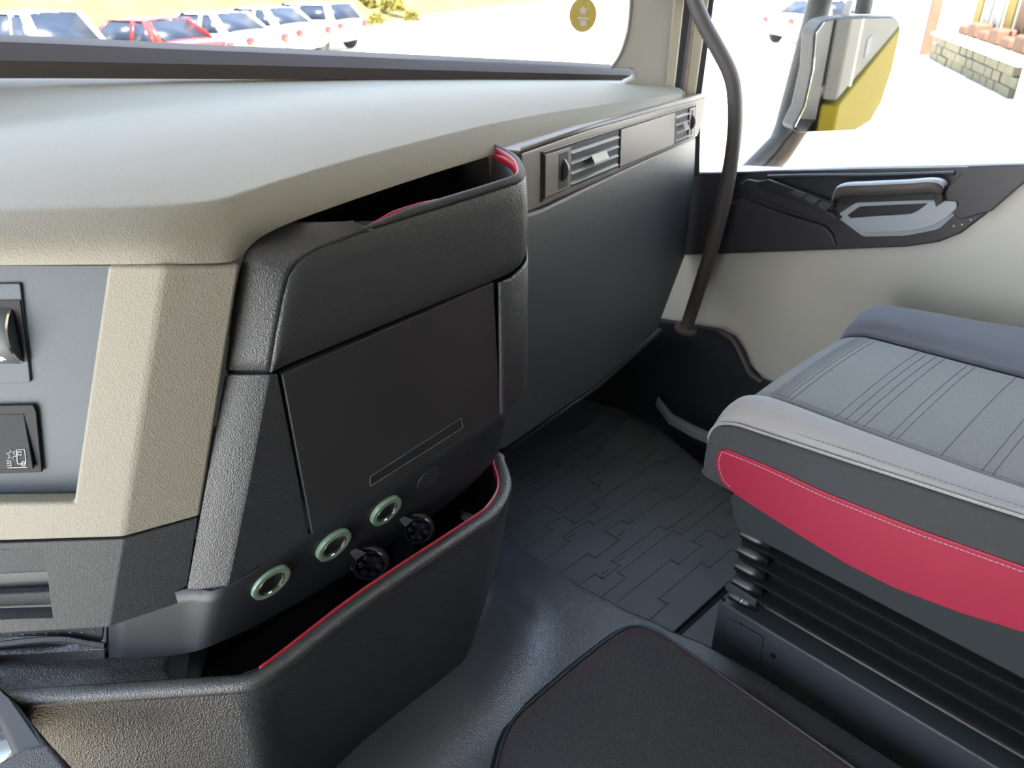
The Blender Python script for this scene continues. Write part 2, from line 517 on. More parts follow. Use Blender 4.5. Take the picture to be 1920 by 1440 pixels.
for t in (0.14, 0.4, 0.75, 0.94):
    rows.append([V3(a).lerp(V3(b), t) + Vector((0, 0, 0.006 * math.sin(math.pi * t))) for a, b in zip(LU, CR)])
rows += [CR, [V3(a).lerp(V3(b), .5) for a, b in zip(CR, CB)], CB, [V3(p) + HV * 0.7 - Vector((0, 0, .03)) for p in CB]]
sheet('top_pad', rows, 'beige', dash, face_to=(0.3, 0.2, 2.0), solid=0.006, sub=2, ang=80)
# end cap of the pad by the door
prism('pad_end', [LL[-1], LM[-1], LU[-1], CR[-1], CB[-1], V3(CB[-1]) + HV * 0.05, V3(LL[-1]) + HV * 0.12], (-0.01, 0.003, 0), 'beige', dash)
# dark strip along the base of the glass
c0 = [(0.1312,1.3959,1.0660), (0.2615,1.3861,1.0550), (0.3804,1.4176,1.0420), (0.5506,1.4347,1.0250), (0.7446,1.4268,1.0080), (0.9674,1.4017,0.9909), (1.2082,1.3434,0.9741), (1.4168,1.2793,0.9605), (1.5808,1.2362,0.9500), (1.6015,1.2296,0.9500)]
c1 = [(0.1396,1.3951,1.0917), (0.2684,1.3848,1.0794), (0.3863,1.4160,1.0664), (0.5552,1.4329,1.0495), (0.7478,1.4251,1.0321), (0.9689,1.4007,1.0122), (1.2085,1.3432,0.9916), (1.4165,1.2796,0.9755), (1.5803,1.2369,0.9621), (1.5980,1.2197,0.9597)]
c2 = [(0.1509,1.4221,1.1154), (0.2809,1.4111,1.1021), (0.4002,1.4426,1.0890), (0.5709,1.4598,1.0702), (0.7656,1.4521,1.0511), (0.9897,1.4277,1.0289), (1.2329,1.3698,1.0062), (1.4444,1.3056,0.9874), (1.6114,1.2624,0.9708), (1.6285,1.2457,0.9671)]
rows = [[V3(p) + HV * 0.05 for p in c0], c0, [V3(p) for p in c1], c2, [V3(p) + HV * 0.10 for p in c2]]
sheet('cowl_strip', rows, 'dash_brown', dash, face_to=(0.2, 0.0, 1.6), solid=0.004, bevel=0.003, ang=25)

# vent panel (follows the angled passenger face)
vp = [(0.7138,0.7183,0.9870), (0.9438,0.7941,0.9788), (1.5869,1.0060,0.9388), (1.5921,1.0077,0.8967), (1.5586,0.9967,0.8544), (1.0467,0.8280,0.8807), (0.7300,0.7236,0.8987), (0.7178,0.7196,0.8999)]
NF = Vector((-0.313, 0.9497, 0))      # into the dash
vpan = prism('vent_panel', vp, NF * 0.05, 'vent_grey', dash, bevel=0.006, seg=3)
sheet('panel_top_lip', [[(0.7138,0.7183,0.9870), (0.9438,0.7941,0.9788), (1.5779,1.0030,0.9400)], [(0.7324,0.7371,0.9870), (0.9678,0.8146,0.9788), (1.5988,1.0226,0.9404)], [(0.7791,0.7840,0.9771), (1.0289,0.8663,0.9691), (1.6801,1.0809,0.9302)]], 'vent_grey', vpan, solid=0.003)
# recessed louvre band
band = [(0.7738,0.7365,0.9741), (1.5030,0.9768,0.9316), (1.5182,0.9818,0.8618), (0.7749,0.7368,0.9073)]
b0, b1, b2, b3 = [V3(p) for p in band]
def bpt(s, t, off=0.0):
    """s along the band 0..1, t down 0..1"""
    return b0.lerp(b1, s).lerp(b3.lerp(b2, s), t) - NF * off
tube('band_frame', [bpt(0, 0), bpt(1, 0), bpt(1, 1), bpt(0, 1)], 0.0013, 'vent_grey', vpan, n=6, closed=True)
def blk(name, s0, s1, t0, t1, off, th, mat, parent, **k):
    return prism(name, [bpt(s0, t0, off), bpt(s1, t0, off), bpt(s1, t1, off), bpt(s0, t1, off)], NF * th, mat, parent, **k)
blk('blank_plate', 0.390, 0.795, 0.03, 0.97, 0.003, 0.006, 'vent_grey', dash, bevel=0.0015)
def vent(s0, s1, wheel_left):
    v = blk('air_vent', s0, s1, 0.03, 0.97, 0.0004, 0.001, 'black_deep', dash)
    w = s1 - s0
    wl = 0.30 * w
    a, b = (s0 + wl, s1 - 0.02 * w) if wheel_left else (s0 + 0.02 * w, s1 - wl)
    blk('surround', s0 if wheel_left else b, a if wheel_left else s1, 0.05, 0.95, 0.0035, 0.005, 'vent_grey', v, bevel=0.001)
    for i in range(4):
        t = 0.10 + 0.225 * i
        prism('slat', [bpt(a, t + .01, -0.004), bpt(b, t + .01, -0.004), bpt(b, t + .095, 0.0045), bpt(a, t + .095, 0.0045)], Vector((0, 0, -0.0016)), 'vent_slat', v, bevel=0.0006)
    m = (a + b) / 2
    prism('slider', [bpt(m - .16 * (b - a), .36, .007), bpt(m + .16 * (b - a), .36, .007), bpt(m + .16 * (b - a), .53, .013), bpt(m - .16 * (b - a), .53, .013)], Vector((0, 0, -0.004)), 'vent_slat', v, bevel=0.001)
    ws = s0 + 0.21 * w if wheel_left else s1 - 0.16 * w
    blk('wheel_slot', ws - .06 * w, ws + .05 * w, 0.12, 0.88, 0.0038, 0.002, 'black_deep', v)
    c = bpt(ws, 0.5, -0.008)
    ax = (b1 - b0).normalized()
    lathe('thumb_wheel', [(0.0, -.0035), (.0185, -.0035), (.020, -.002), (.020, .002), (.0185, .0035), (0.0, .0035)], c, ax, 'vent_slat', v, n=24)
vent(0.004, 0.385, True)
vent(0.80, 0.985, False)
# black knee panel under the vents, with its upper ledge
kp = [(0.7094,0.7294,0.9010), (0.7881,0.7554,0.8887), (1.0733,0.8494,0.8772), (1.5846,1.0179,0.8504), (1.6105,1.0264,0.7515), (1.6056,1.0248,0.5525), (1.4278,0.9662,0.4196), (1.0507,0.8419,0.4601), (0.6991,0.7261,0.5340), (0.6596,0.7131,0.5487)]
prism('knee_panel', kp, NF * 0.03, 'black_grain', dash, bevel=0.008, seg=3)
prism('latch_strip', [(0.7411,0.7368,0.8952), (0.8070,0.7585,0.8859), (0.8037,0.7574,0.8829), (0.7412,0.7368,0.8899)], NF * 0.004, 'satin_grey', dash)
sheet('toe_board', [[(0.7130,0.7517,0.5133), (1.0944,0.8774,0.4354), (1.5223,1.0184,0.3823)], [(0.74, 1.18, 0.20), (1.10, 1.26, 0.20), (1.62, 1.40, 0.20)], [(0.72, 1.30, 0.0), (1.10, 1.38, 0.0), (1.70, 1.50, 0.0)]], 'black_smooth', dash, solid=0.01, ang=70)
# ------------------------------------------------------------------ driver-facing switch panel
sw = thing('switch_panel', 'beige framed switch panel with blue-grey inset facing the driver', 'switch panel', (0.0663,0.7613,0.5941))
fr = [(0.0656,0.8248,0.9727), (0.2003,0.6941,0.9736), (0.2294,0.6660,0.9745), (0.2841,0.6525,0.9655), (-0.0023,0.8375,0.7515), (0.1235,0.7158,0.7538), (-0.0153,0.8399,0.7091), (0.1444,0.6868,0.7178), (0.2065,0.6717,0.7182)]
o = O('frame', fr, [(1, 2, 7, 5), (4, 5, 7, 6), (2, 3, 8, 7)], 'beige', sw, solid=0.022, soff=-1, ang=20)
b = o.modifiers.new('bevel', 'BEVEL'); b.width = 0.004; b.segments = 4; b.limit_method = 'ANGLE'; b.angle_limit = math.radians(15); b.harden_normals = True
o.modifiers['solid'].thickness = 0.022
prism('inset_plate', [(0.0648,0.8300,0.9676), (0.2004,0.6982,0.9676), (0.1247,0.7194,0.7499), (-0.0026,0.8426,0.7477)], HV * 0.004, 'bluegrey', sw)
# thumb wheel in its housing
hs = prism('wheel_housing', rounded([(0.0999,0.7880,0.9525), (0.1330,0.7560,0.9534), (0.1150,0.7516,0.8622), (0.0734,0.7916,0.8602)], 0.003), HV * 0.004, 'bluegrey', sw, bevel=0.0012)
prism('wheel_slot', [(0.0955,0.7870,0.9384), (0.1283,0.7552,0.9389), (0.1184,0.7514,0.8830), (0.0790,0.7892,0.8810)], HV * 0.002, 'black_deep', hs)
wc = V3((0.1199,0.7781,0.9040))
wax = (U + Vector((0, 0, 0.0))).normalized()
wh = lathe('thumb_wheel', [(0.0, -.018), (.024, -.018), (.029, -.015), (.0305, -.010), (.0305, .010), (.029, .013), (.0275, .0135), (0.0, .0125)], wc, wax, 'metal_black', sw, n=48)
lathe('chrome_edge', [(.0272, .0132), (.0296, .0135), (.0302, .0118), (.0290, .0118)], wc, wax, 'chrome', wh, n=48)
def wheel_mark(a0, a1, x0, x1, w=.0012):
    """print on the drum: from angle a0 to a1 (0 = facing the driver), across x0..x1"""
    def pt(a, x, r=.0308):
        return wc + wax * (x - .001) + (-HV * math.cos(a) + Vector((0, 0, 1)) * math.sin(a)) * r
    d = Vector((a1 - a0, (x1 - x0) / .03)); n = Vector((-d.y, d.x)).normalized()
    q = [pt(a0 + n.x * w / .03, x0 + n.y * w), pt(a1 + n.x * w / .03, x1 + n.y * w), pt(a1 - n.x * w / .03, x1 - n.y * w), pt(a0 - n.x * w / .03, x0 - n.y * w)]
    O('printed_mark', q, [(0, 1, 2, 3)], 'print_white', wh)
wheel_mark(.16, -.22, -.003, -.002)
wheel_mark(.42, .66, -.007, .001); wheel_mark(.66, .62, .001, -.004); wheel_mark(.66, .50, .001, .0012)
wheel_mark(.85, .95, .000, .0015)
wheel_mark(-.62, -.42, -.002, .002); wheel_mark(-.42, -.45, .002, -.002); wheel_mark(-.42, -.56, .002, .003)
# rocker switch with the printed lorry sign
rk = prism('rocker_switch', [(0.0352,0.8214,0.8394), (0.1108,0.7485,0.8420), (0.1111,0.7466,0.8353), (0.0989,0.7438,0.7742), (0.0143,0.8251,0.7703)], HV * 0.003, 'black_deep', sw, bevel=0.001)
prism('rocker_face', [(0.0328,0.8213,0.8318), (0.1025,0.7541,0.8339), (0.0933,0.7444,0.7803), (0.0154,0.8194,0.7770)], HV * 0.003, 'black_deep', rk, bevel=0.0012)
i0, i1, i2, i3 = V3((0.0802,0.7635,0.8013)), V3((0.0947,0.7495,0.8019)), V3((0.0901,0.7472,0.7823)), V3((0.0751,0.7616,0.7817))
def ip(x, y):
    return i0.lerp(i1, x).lerp(i3.lerp(i2, x), y)
def iline(pts, closed=False, r=.0003):
    tube('printed_sign', [ip(*p) for p in pts], r, 'print_white', rk, n=5, closed=closed)
iline([(.52, .10), (.90, .10), (.92, .72), (.86, .80), (.56, .80), (.52, .72)], True)
iline([(.58, .20), (.72, .20), (.72, .36), (.58, .36)], True)
iline([(.80 + .09 * math.cos(a), .80 + .11 * math.sin(a)) for a in [k * math.pi / 4 for k in range(8)]], True)
iline([(.06, .98), (.95, .98)])
star = []
for k in range(12):
    rr = .26 if k % 2 == 0 else .12
    star.append((.28 + rr * math.cos(k * math.pi / 6 + .3) * .9, .34 + rr * 1.05 * math.sin(k * math.pi / 6 + .3)))
iline(star, True)
for k in range(3):
    iline([(.04, .62 + .12 * k), (.16, .62 + .12 * k)])
iline([(.22, .62), (.22, .92)])
# dark grey lower fascia with a finger tray
LF = [(-0.0162,0.8401,0.7062), (0.1427,0.6879,0.7155), (0.2046,0.6722,0.7162), (-0.0483,0.8461,0.6015), (0.1107,0.6954,0.6174), (0.1747,0.6796,0.6191),
      (-0.0171,0.8403,0.7033), (0.0895,0.7368,0.7038), (0.0757,0.7317,0.6268), (-0.0424,0.8450,0.6206)]
o = O('lower_fascia', LF, [(0, 1, 7, 6), (1, 4, 8, 7), (9, 8, 4, 3), (1, 2, 5, 4)], 'grey_plastic', sw, solid=0.02, soff=-1, ang=15)
b = o.modifiers.new('bevel', 'BEVEL'); b.width = 0.003; b.segments = 4; b.limit_method = 'ANGLE'; b.angle_limit = math.radians(15); b.harden_normals = True
tr = prism('finger_tray', [(-0.0171,0.8579,0.6940), (0.0929,0.7511,0.6946), (0.0778,0.7460,0.6122), (-0.0441,0.8629,0.6058)], HV * 0.003, 'black_smooth', sw)
prism('tray_bar', [(-0.0220,0.8506,0.6821), (0.0886,0.7448,0.6893), (0.0836,0.7426,0.6597), (-0.0316,0.8524,0.6511)], HV * 0.012, 'grey_plastic', tr, bevel=0.003)
prism('tray_lip', [(-0.0383,0.8461,0.6331), (0.0779,0.7354,0.6424), (0.0756,0.7321,0.6281), (-0.0421,0.8450,0.6218)], HV * 0.010, 'grey_plastic', tr, bevel=0.002)

# ------------------------------------------------------------------ pull-out tray below the fascia
dr = thing('pull_out_tray', 'small black pull-out tray with studded front below the grey fascia', 'tray', (0.0537,0.7816,0.5237))
stud_plate = prism('studded_plate', [(-0.0595,0.8832,0.5765), (0.1063,0.7220,0.6019), (0.0963,0.7318,0.5606), (0.0611,0.7659,0.5693), (0.0281,0.7981,0.5678), (-0.0666,0.8901,0.5510)], HV * 0.004, 'black_smooth', dr)
for iy, yy in enumerate((0.30, 0.62)):
    for ix in range(13):
        a, b_, c_, d_ = V3((-0.0166,0.8415,0.5850)), V3((0.1025,0.7257,0.5943)), V3((0.0954,0.7326,0.5646)), V3((-0.0236,0.8483,0.5574))
        p = a.lerp(b_, (ix + .5 * (iy % 2)) / 13).lerp(d_.lerp(c_, (ix + .5 * (iy % 2)) / 13), yy)
        lathe('stud', [(.0017, 0), (.0015, .0007), (0, .0009)], p, -HV, 'metal_black', stud_plate, n=8)
lip = catmull([(-0.0692,0.8843,0.5455), (-0.0088,0.8256,0.5567), (0.0426,0.7756,0.5679), (0.0675,0.7514,0.5702), (0.0847,0.7347,0.5647), (0.0974,0.7223,0.5607)], 5)
sheet('grip_lip', [[p + Vector((0, 0, .0045)) for p in lip], [p - HV * .003 for p in lip], [p - Vector((0, 0, .0055)) for p in lip]], 'grey_plastic', dr, solid=0.004, bevel=0.001)
prism('grip_recess', [(-0.0720,0.8982,0.5299), (0.0429,0.7865,0.5576), (0.0950,0.7358,0.5495), (0.0967,0.7342,0.5430), (-0.0748,0.9008,0.5199)], HV * 0.003, 'black_deep', dr)
prism('lower_rail', [(-0.0715,0.8865,0.5373), (0.0963,0.7234,0.5567), (0.0932,0.7264,0.5397), (-0.0770,0.8919,0.5174)], HV * 0.01, 'base_black', dr, bevel=0.0015)
prism('tray_cheek', [(0.1054,0.7159,0.6070), (0.1078,0.7136,0.6070), (0.0971,0.7240,0.5548), (0.0951,0.7260,0.5548)], HV * 0.008, 'grey_plastic', dr, bevel=0.001)

# ------------------------------------------------------------------ black centre console
con = thing('centre_console', 'tall black centre console with sockets and red lined storage bins', 'console', (0.42, 0.70, 0.20))
# driver-side strip that rolls over into the rim of the top pocket
Ic = [(0.2838,0.6200,0.8632), (0.2970,0.6200,0.8999), (0.3082,0.6200,0.9287), (0.3203,0.6200,0.9535), (0.3357,0.6200,0.9641), (0.3532,0.6200,0.9686), (0.3828,0.6200,0.9707), (0.4136,0.6200,0.9713)]
Oc = [(0.2543,0.6489,0.8632), (0.2674,0.6488,0.9053), (0.2811,0.6462,0.9495), (0.2927,0.6446,0.9724), (0.3180,0.6604,0.9780), (0.3476,0.6646,0.9820), (0.3716,0.6368,0.9840), (0.3959,0.6249,0.9820), (0.4117,0.6141,0.9810)]
RP = [(0.48, .62), (0.60, .62), (0.630, .628), (0.652, .648), (0.680, .683), (0.700, .722), (0.714, .767), (0.716, .83)]
I2, O2 = catmull(Ic, 3), catmull(Oc, 3)
rows = []
for i, (a, b_) in enumerate(zip(I2, O2)):
    n = (a - b_).length
    rows.append([a.lerp(b_, t) + Vector((-.15, -.2, .12)) * (0.25 * n * t * (1 - t)) for t in (0, .12, .35, .65, .9, 1)])
shell = sheet('driver_side_strip', rows, 'black_grain', con, face_to=(-0.3, 0.0, 1.35), solid=0.004, ang=50)
# upper housing face: columns from the left corner round to the right flank
xs = [(.2843, .8635), (.290, .879), (.297, .900), (.3045, .920), (.310, .934), (.318, .951), (.332, .962), (.352, .968), (.383, .971), (.430, .974), (.48, .976)]
cols = []
for x, zt in xs:
    cols.append(((x, .62), .8605 + (x - .284) * .05, max(zt, .8635)))
for (x, y) in [(p.x, p.y) for p in catmull([(p[0], p[1], 0) for p in RP], 3)[1:]]:
    zt = .976 + (min(x, .66) - .48) * .05
    zb = .8605 + (min(x, .60) - .284) * .05 + max(0, x - .60) * .25
    cols.append(((x, y), zb, zt))
rows = []
for t in (0, .02, .2, .5, .8, .95, 1.0):
    rows.append([Vector((p[0], p[1] - 0.004 * math.sin(math.pi * t) + (.002 if t in (0, 1.0) else 0), zb + (zt - zb) * t)) for p, zb, zt in cols])
sheet('upper_housing', rows, 'black_grain', con, solid=0.004, ang=50)
# rim, inner wall, red liner and floor of the top pocket
rim_out = [V3((p[0], p[1], .976 + (min(p[0], .66) - .48) * .05)) for p in [(0.375, .62), (.43, .62)] + RP]
rim_out[0].z = .9705
rim_out[1].z = .974
rim_out = catmull(rim_out, 3)
def inset(path, d, dz=0.0):
    out = []
    for i, p in enumerate(path):
        t = (path[min(i + 1, len(path) - 1)] - path[max(i - 1, 0)])
        t.z = 0
        t.normalize()
        out.append(p + Vector((-t.y, t.x, 0)) * d + Vector((0, 0, dz)))
    return out
TAP = [min(1, i / 5) for i in range(len(rim_out))]
def taper(path):
    return [a.lerp(b_, t) for a, b_, t in zip(rim_out, path, TAP)]
rim_a, rim_b, rim_c = taper(inset(rim_out, .003, .0055)), taper(inset(rim_out, .007, .0065)), taper(inset(rim_out, .0095, .003))
rim_d, rim_e = inset(rim_out, .0105, -.012), inset(rim_out, .012, -.10)
up = sheet('top_rim', [rim_out, rim_a, rim_b, rim_c], 'grey_plastic', con, face_to=(.5, .4, 1.5), solid=0.002, ang=80)
lin_top = [p + Vector((0, 0, .0048 if p.x < .50 else 0.002)) for p in inset(rim_out, .0097, .0025)]
lin_top = [b_.lerp(a, min(1, .3 + i / 6)) for i, (a, b_) in enumerate(zip(lin_top, rim_d))]
sheet('red_liner', [lin_top[1:], rim_d[1:]], 'red_plastic', con, face_to=(.5, .9, 1.2), solid=0.0015)
sheet('pocket_wall', [rim_d, rim_e], 'black_smooth', con, face_to=(.5, .9, 1.2), solid=0.002)
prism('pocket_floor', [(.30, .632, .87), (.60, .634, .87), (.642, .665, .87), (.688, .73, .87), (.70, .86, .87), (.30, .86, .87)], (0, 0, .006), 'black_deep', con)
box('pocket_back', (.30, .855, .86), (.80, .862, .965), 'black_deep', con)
box('pocket_divider', (.345, .65, .876), (.349, .855, .955), 'black_smooth', con)
lathe('cup_stop', [(0, .018), (.016, .018), (.020, .014), (.021, 0)], (.43, .66, .945), (0, 0, 1), 'black_smooth', con)
# lower left panel, door, right strip
lp = [[(0.2527,0.6495,0.8590), (0.2596,0.6428,0.8590), (0.2812,0.6217,0.8590), (0.2841,0.6200,0.8586), (0.2915,0.6200,0.8558)],
      [(0.2129,0.6483,0.7543), (0.2204,0.6410,0.7543), (0.2406,0.6214,0.7543), (0.2442,0.6200,0.7532), (0.2944,0.6200,0.7629)],
      [(0.1705,0.6486,0.6423), (0.1775,0.6419,0.6423), (0.1974,0.6225,0.6430), (0.2008,0.6200,0.6432), (0.2967,0.6200,0.6550)]]
sheet('lower_left_panel', lp, 'black_grain', con, face_to=(-0.3, 0.0, 1.2), solid=0.005, ang=25, bevel=0.0015)
prism('driver_side_web', [Vector((0.2546,0.6485,0.8632)) + HV * .006, Vector((0.2820,0.6219,0.8632)) + HV * .006, Vector((0.2002,0.6198,0.6466)) + HV * .006, Vector((0.1719,0.6473,0.6466)) + HV * .006], HV * .03, 'black_deep', con)
door = prism('storage_door', [(0.2952,0.6190,0.8543), (0.5725,0.6190,0.8732), (0.5819,0.6190,0.6927), (0.3003,0.6190,0.6565)], (0, .012, 0), 'black_door', con, bevel=0.0015)
slot = rounded([(0.3793,0.6187,0.6935), (0.5154,0.6187,0.7130), (0.5174,0.6187,0.6983), (0.3779,0.6187,0.6809)], .002, 3)
tube('slot_outline', slot, .0006, 'vent_slat', door, n=5, closed=True)
prism('slot_plate', [p.lerp(sum(slot, Vector()) / len(slot), .012) for p in slot], (0, .003, 0), 'black_smooth', door)
cols = []
for (x, y) in [(.5795, .62), (.60, .62)] + RP[2:]:
    cols.append(V3((x, y, 0)))
cols = catmull(cols, 3)
rows = []
for t in (0, .015, .5, .985, 1):
    r = []
    for p in cols:
        zt = .8705 + (min(p.x, .60) - .5845) * .05 + max(0, p.x - .60) * .25
        zb = .692 + max(0, p.x - .60) * .30
        r.append(Vector((p.x, p.y + (.0015 if t in (0, 1) else 0), zb + (zt - zb) * t)))
    rows.append(r)
sheet('right_corner_strip', rows, 'black_grain', con, solid=0.004, ang=50)
# dark core behind the panels
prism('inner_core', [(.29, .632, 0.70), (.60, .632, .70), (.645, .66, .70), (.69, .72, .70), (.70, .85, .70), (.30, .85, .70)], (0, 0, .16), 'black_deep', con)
# socket panel: leans under, wraps round to the driver
sp_top = [(0.1084,0.7144,0.6060), (0.1505,0.6735,0.6284), (0.1759,0.6488,0.6408), (0.1989,0.6187,0.6460), (0.2993,0.6197,0.6559), (0.4276,0.6196,0.6728), (0.5815,0.6196,0.6926), (0.6010,0.6261,0.6882), (0.6434,0.6638,0.6617)]
sp_bot = [(0.0964,0.7261,0.5374), (0.1370,0.6866,0.5423), (0.1593,0.6649,0.5480), (0.1801,0.6465,0.5579), (0.2458,0.6544,0.5419), (0.3601,0.6604,0.5380), (0.5239,0.6615,0.5561), (0.6045,0.6626,0.5825), (0.6478,0.6944,0.5679)]
T, B_ = catmull(sp_top, 3), catmull(sp_bot, 3)
rows = [[a.lerp(b_, t) for a, b_ in zip(T, B_)] for t in (0, .2, .4, .6, .8, .96, 1)]
rows.append([p + Vector((.01, .03, .004)) for p in rows[-1]])
spn = sheet('socket_panel', rows, 'black_smooth', con, solid=0.003, ang=50)
NL = Vector((0.0398, -0.9505, -0.3080))
def socket(c, r):
    c = V3(c)
    s = lathe('power_socket', [(r * .64, .0008), (r * .68, .0034), (r * .80, .0042), (r * .97, .0034), (r, .001), (r, -.002)], c, NL, 'ring_green', con, n=40)
    s['label'] = 'pale green glow ring of a power socket'
    lathe('chrome_liner', [(r * .665, .0012), (r * .655, .0036), (r * .625, .0036), (r * .60, .001), (r * .595, -.001)], c, NL, 'chrome', s, n=40)
    lathe('barrel_shade', [(r * .61, .0012), (r * .55, .0004), (0, .0002)], c, NL, 'black_deep', s, n=32)  # flat black disc stands in for the shade inside the socket
socket((0.2488,0.6293,0.6150), .0236)
socket((0.3298,0.6321,0.6168), .0234)
socket((0.4040,0.6325,0.6250), .0224)
lathe('round_blank', [(.0, .0004), (.0165, .0004), (.0170, -.0004)], (0.4700,0.6324,0.6388), NL, 'black_door', con, n=36)
lathe('blank_groove', [(.0170, .0008), (.0174, .0008), (.0176, -.0004)], (0.4700,0.6324,0.6388), NL, 'metal_black', con, n=36)
lathe('small_lamp', [(0, .0024), (.0022, .002), (.0034, .0004), (.0036, 0)], (0.5348,0.6317,0.6478), NL, 'black_gloss', con, n=16)
# socket caps hanging open on their straps
def cap(c, s, strap_from):
    c = V3(c)
    ax = Vector((-.52, -.80, .16)).normalized()
    k = lathe('socket_cap', [(s * .62, -.007), (s * .98, -.007), (s, -.005), (s * .90, -.004), (s * .90, -.002), (s, -.001), (s * .88, .001), (s * .84, .004), (s * .74, .004), (s * .72, -.004), (0, -.004)], c, ax, 'black_gloss', con, n=32)
    for i in range(6):
        a = 2 * math.pi * i / 6
        e1 = ax.orthogonal().normalized(); e2 = ax.cross(e1)
        d = e1 * math.cos(a) + e2 * math.sin(a); t = -e1 * math.sin(a) + e2 * math.cos(a)
        p = c + d * s * .52
        prism('grip_rib', [p + t * s * .20 - ax * .004, p + d * s * .14 - ax * .004, p - t * s * .20 - ax * .004, p - d * s * .24 - ax * .004], ax * .009, 'black_gloss', k, bevel=0.0006)
    q = V3(strap_from)
    w = (q - c).normalized().cross(ax) * s * .34
    m = c + (q - c).normalized() * s * .92
    prism('strap', [m + w, q + w * .55, q - w * .55, m - w], -ax * .0025, 'metal_black', k, bevel=0.0006)
    return k
cap((0.3791,0.6401,0.5513), .0236, (0.3580,0.6410,0.5847))
cap((0.4540,0.6395,0.5630), .0214, (0.4321,0.6421,0.5909))

# lower moulding: bin with red liner, running on to the driver side as a plain base
rim = [(-0.0673,0.7952,0.5400), (0.0083,0.7324,0.5400), (0.0770,0.6755,0.5400), (0.1593,0.6074,0.5400), (0.1858,0.5873,0.5400), (0.2060,0.5819,0.5400), (0.2461,0.5855,0.5400), (0.3552,0.6012,0.5400), (0.5345,0.6110,0.5400), (0.5756,0.6172,0.5400), (0.6134,0.6362,0.5400), (0.6406,0.6621,0.5400), (0.6652,0.7015,0.5400), (0.6731,0.7180,0.5400), (0.660, 0.80, 0.54), (0.655, 0.92, 0.54)]
inw = [HV, HV, HV, HV, (HV + Vector((.0, .2, 0))), Vector((.35, .93, 0)), Vector((.1, 1, 0)), Vector((.0, 1, 0)), Vector((-.05, 1, 0)), Vector((-.35, .9, 0)), Vector((-.75, .6, 0)), Vector((-.95, .3, 0)), Vector((-1, .1, 0)), Vector((-1, .1, 0)), Vector((-1, 0, 0)), Vector((-1, 0, 0))]
R_ = catmull(rim, 3)
N_ = [v.normalized() for v in catmull(inw, 3)]
inw_low = inw[:9] + [Vector((-.06, 1, 0)), Vector((-.10, 1, 0)), Vector((-.14, .95, 0)), Vector((-.18, .9, 0)), Vector((-.2, .9, 0)), Vector((-.25, .8, 0)), Vector((-.3, .6, 0))]
NP_ = [v.normalized() for v in catmull(inw_low, 3)]
LEFTF = [1 - 1.0 * max(0, min(1, (16 - i) / 5)) for i in range(len(R_))]
prof = [(.0, -.004), (.003, -.03), (.02, -.12), (.05, -.24), (.075, -.33), (.10, -.42)]
rows = [[p + n * d * (1 if dz > -.001 else f) + Vector((0, 0, dz)) for p, n, f in zip(R_, NP_, LEFTF)] for d, dz in [(.002, -.002)] + prof]
bn = sheet('bin_wall', rows, 'base_black', con, face_to=(.3, -.4, .6), solid=0.003, ang=60)
bin_i = 14
sheet('bin_rim', [[p + n * d + Vector((0, 0, dz)) for p, n in zip(R_, N_)] for d, dz in [(.0, -.009), (-.0016, -.004), (-.0004, .001), (.004, .0040), (.012, .0042), (.0165, .001)]], 'rim_plastic', con, face_to=(.3, 0, 1.2), solid=0.002, ang=80)
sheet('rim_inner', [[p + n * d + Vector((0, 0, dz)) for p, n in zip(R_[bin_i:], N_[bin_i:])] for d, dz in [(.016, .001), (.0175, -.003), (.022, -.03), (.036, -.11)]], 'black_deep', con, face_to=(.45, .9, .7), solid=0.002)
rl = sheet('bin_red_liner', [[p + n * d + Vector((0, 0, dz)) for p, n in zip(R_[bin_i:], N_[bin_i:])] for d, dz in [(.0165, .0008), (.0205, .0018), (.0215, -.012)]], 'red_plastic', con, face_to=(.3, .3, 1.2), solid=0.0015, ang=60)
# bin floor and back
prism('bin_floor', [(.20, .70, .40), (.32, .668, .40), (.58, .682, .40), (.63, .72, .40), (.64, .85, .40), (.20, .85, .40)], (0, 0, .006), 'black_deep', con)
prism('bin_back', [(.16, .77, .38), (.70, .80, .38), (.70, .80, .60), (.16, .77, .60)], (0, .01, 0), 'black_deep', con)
prism('bin_divider', [(0.4976,0.7182,0.4750), (0.5040,0.7192,0.4726), (0.4985,0.7118,0.3975), (0.4911,0.7094,0.4039)], (0, .05, 0), 'black_smooth', con)
# ledge of the base towards the driver
lo_ = [V3(p) for p in ((-0.0668,0.7969,0.5405), (0.0090,0.7347,0.5405), (0.0779,0.6777,0.5405), (0.1312,0.6333,0.5405), (0.1402,0.6255,0.5405))]
hi_ = [V3(p) for p in ((-0.0604,0.8421,0.5357), (0.0187,0.7756,0.5368), (0.0819,0.7213,0.5390), (0.1309,0.6789,0.5395), (0.1375,0.6725,0.5347))]
rows = [lo_, [a.lerp(b_, .12) for a, b_ in zip(lo_, hi_)], [a.lerp(b_, .9) for a, b_ in zip(lo_, hi_)], hi_, [p + HV * .02 + Vector((0, 0, .002)) for p in hi_], [p + HV * .12 + Vector((0, 0, .0)) for p in hi_]]
sheet('base_ledge', rows, 'base_black', con, face_to=(-.2, 0, 1.2), solid=0.003, ang=60)
prism('ledge_end', [lo_[-1], hi_[-1], hi_[-1] + HV * .10, hi_[-1] + HV * .10 - Vector((0, 0, .06)), lo_[-1] + HV * .02 - Vector((0, 0, .02))], U * -.004, 'black_smooth', con)
prism('bin_clip', rounded([(0.1963,0.6274,0.5180), (0.2222,0.6185,0.5180), (0.2611,0.6166,0.5180), (0.2613,0.6100,0.5180), (0.2207,0.6097,0.5180), (0.1997,0.6121,0.5180)], .004, 3), (0, 0, -.02), 'black_smooth', con, bevel=0.001)
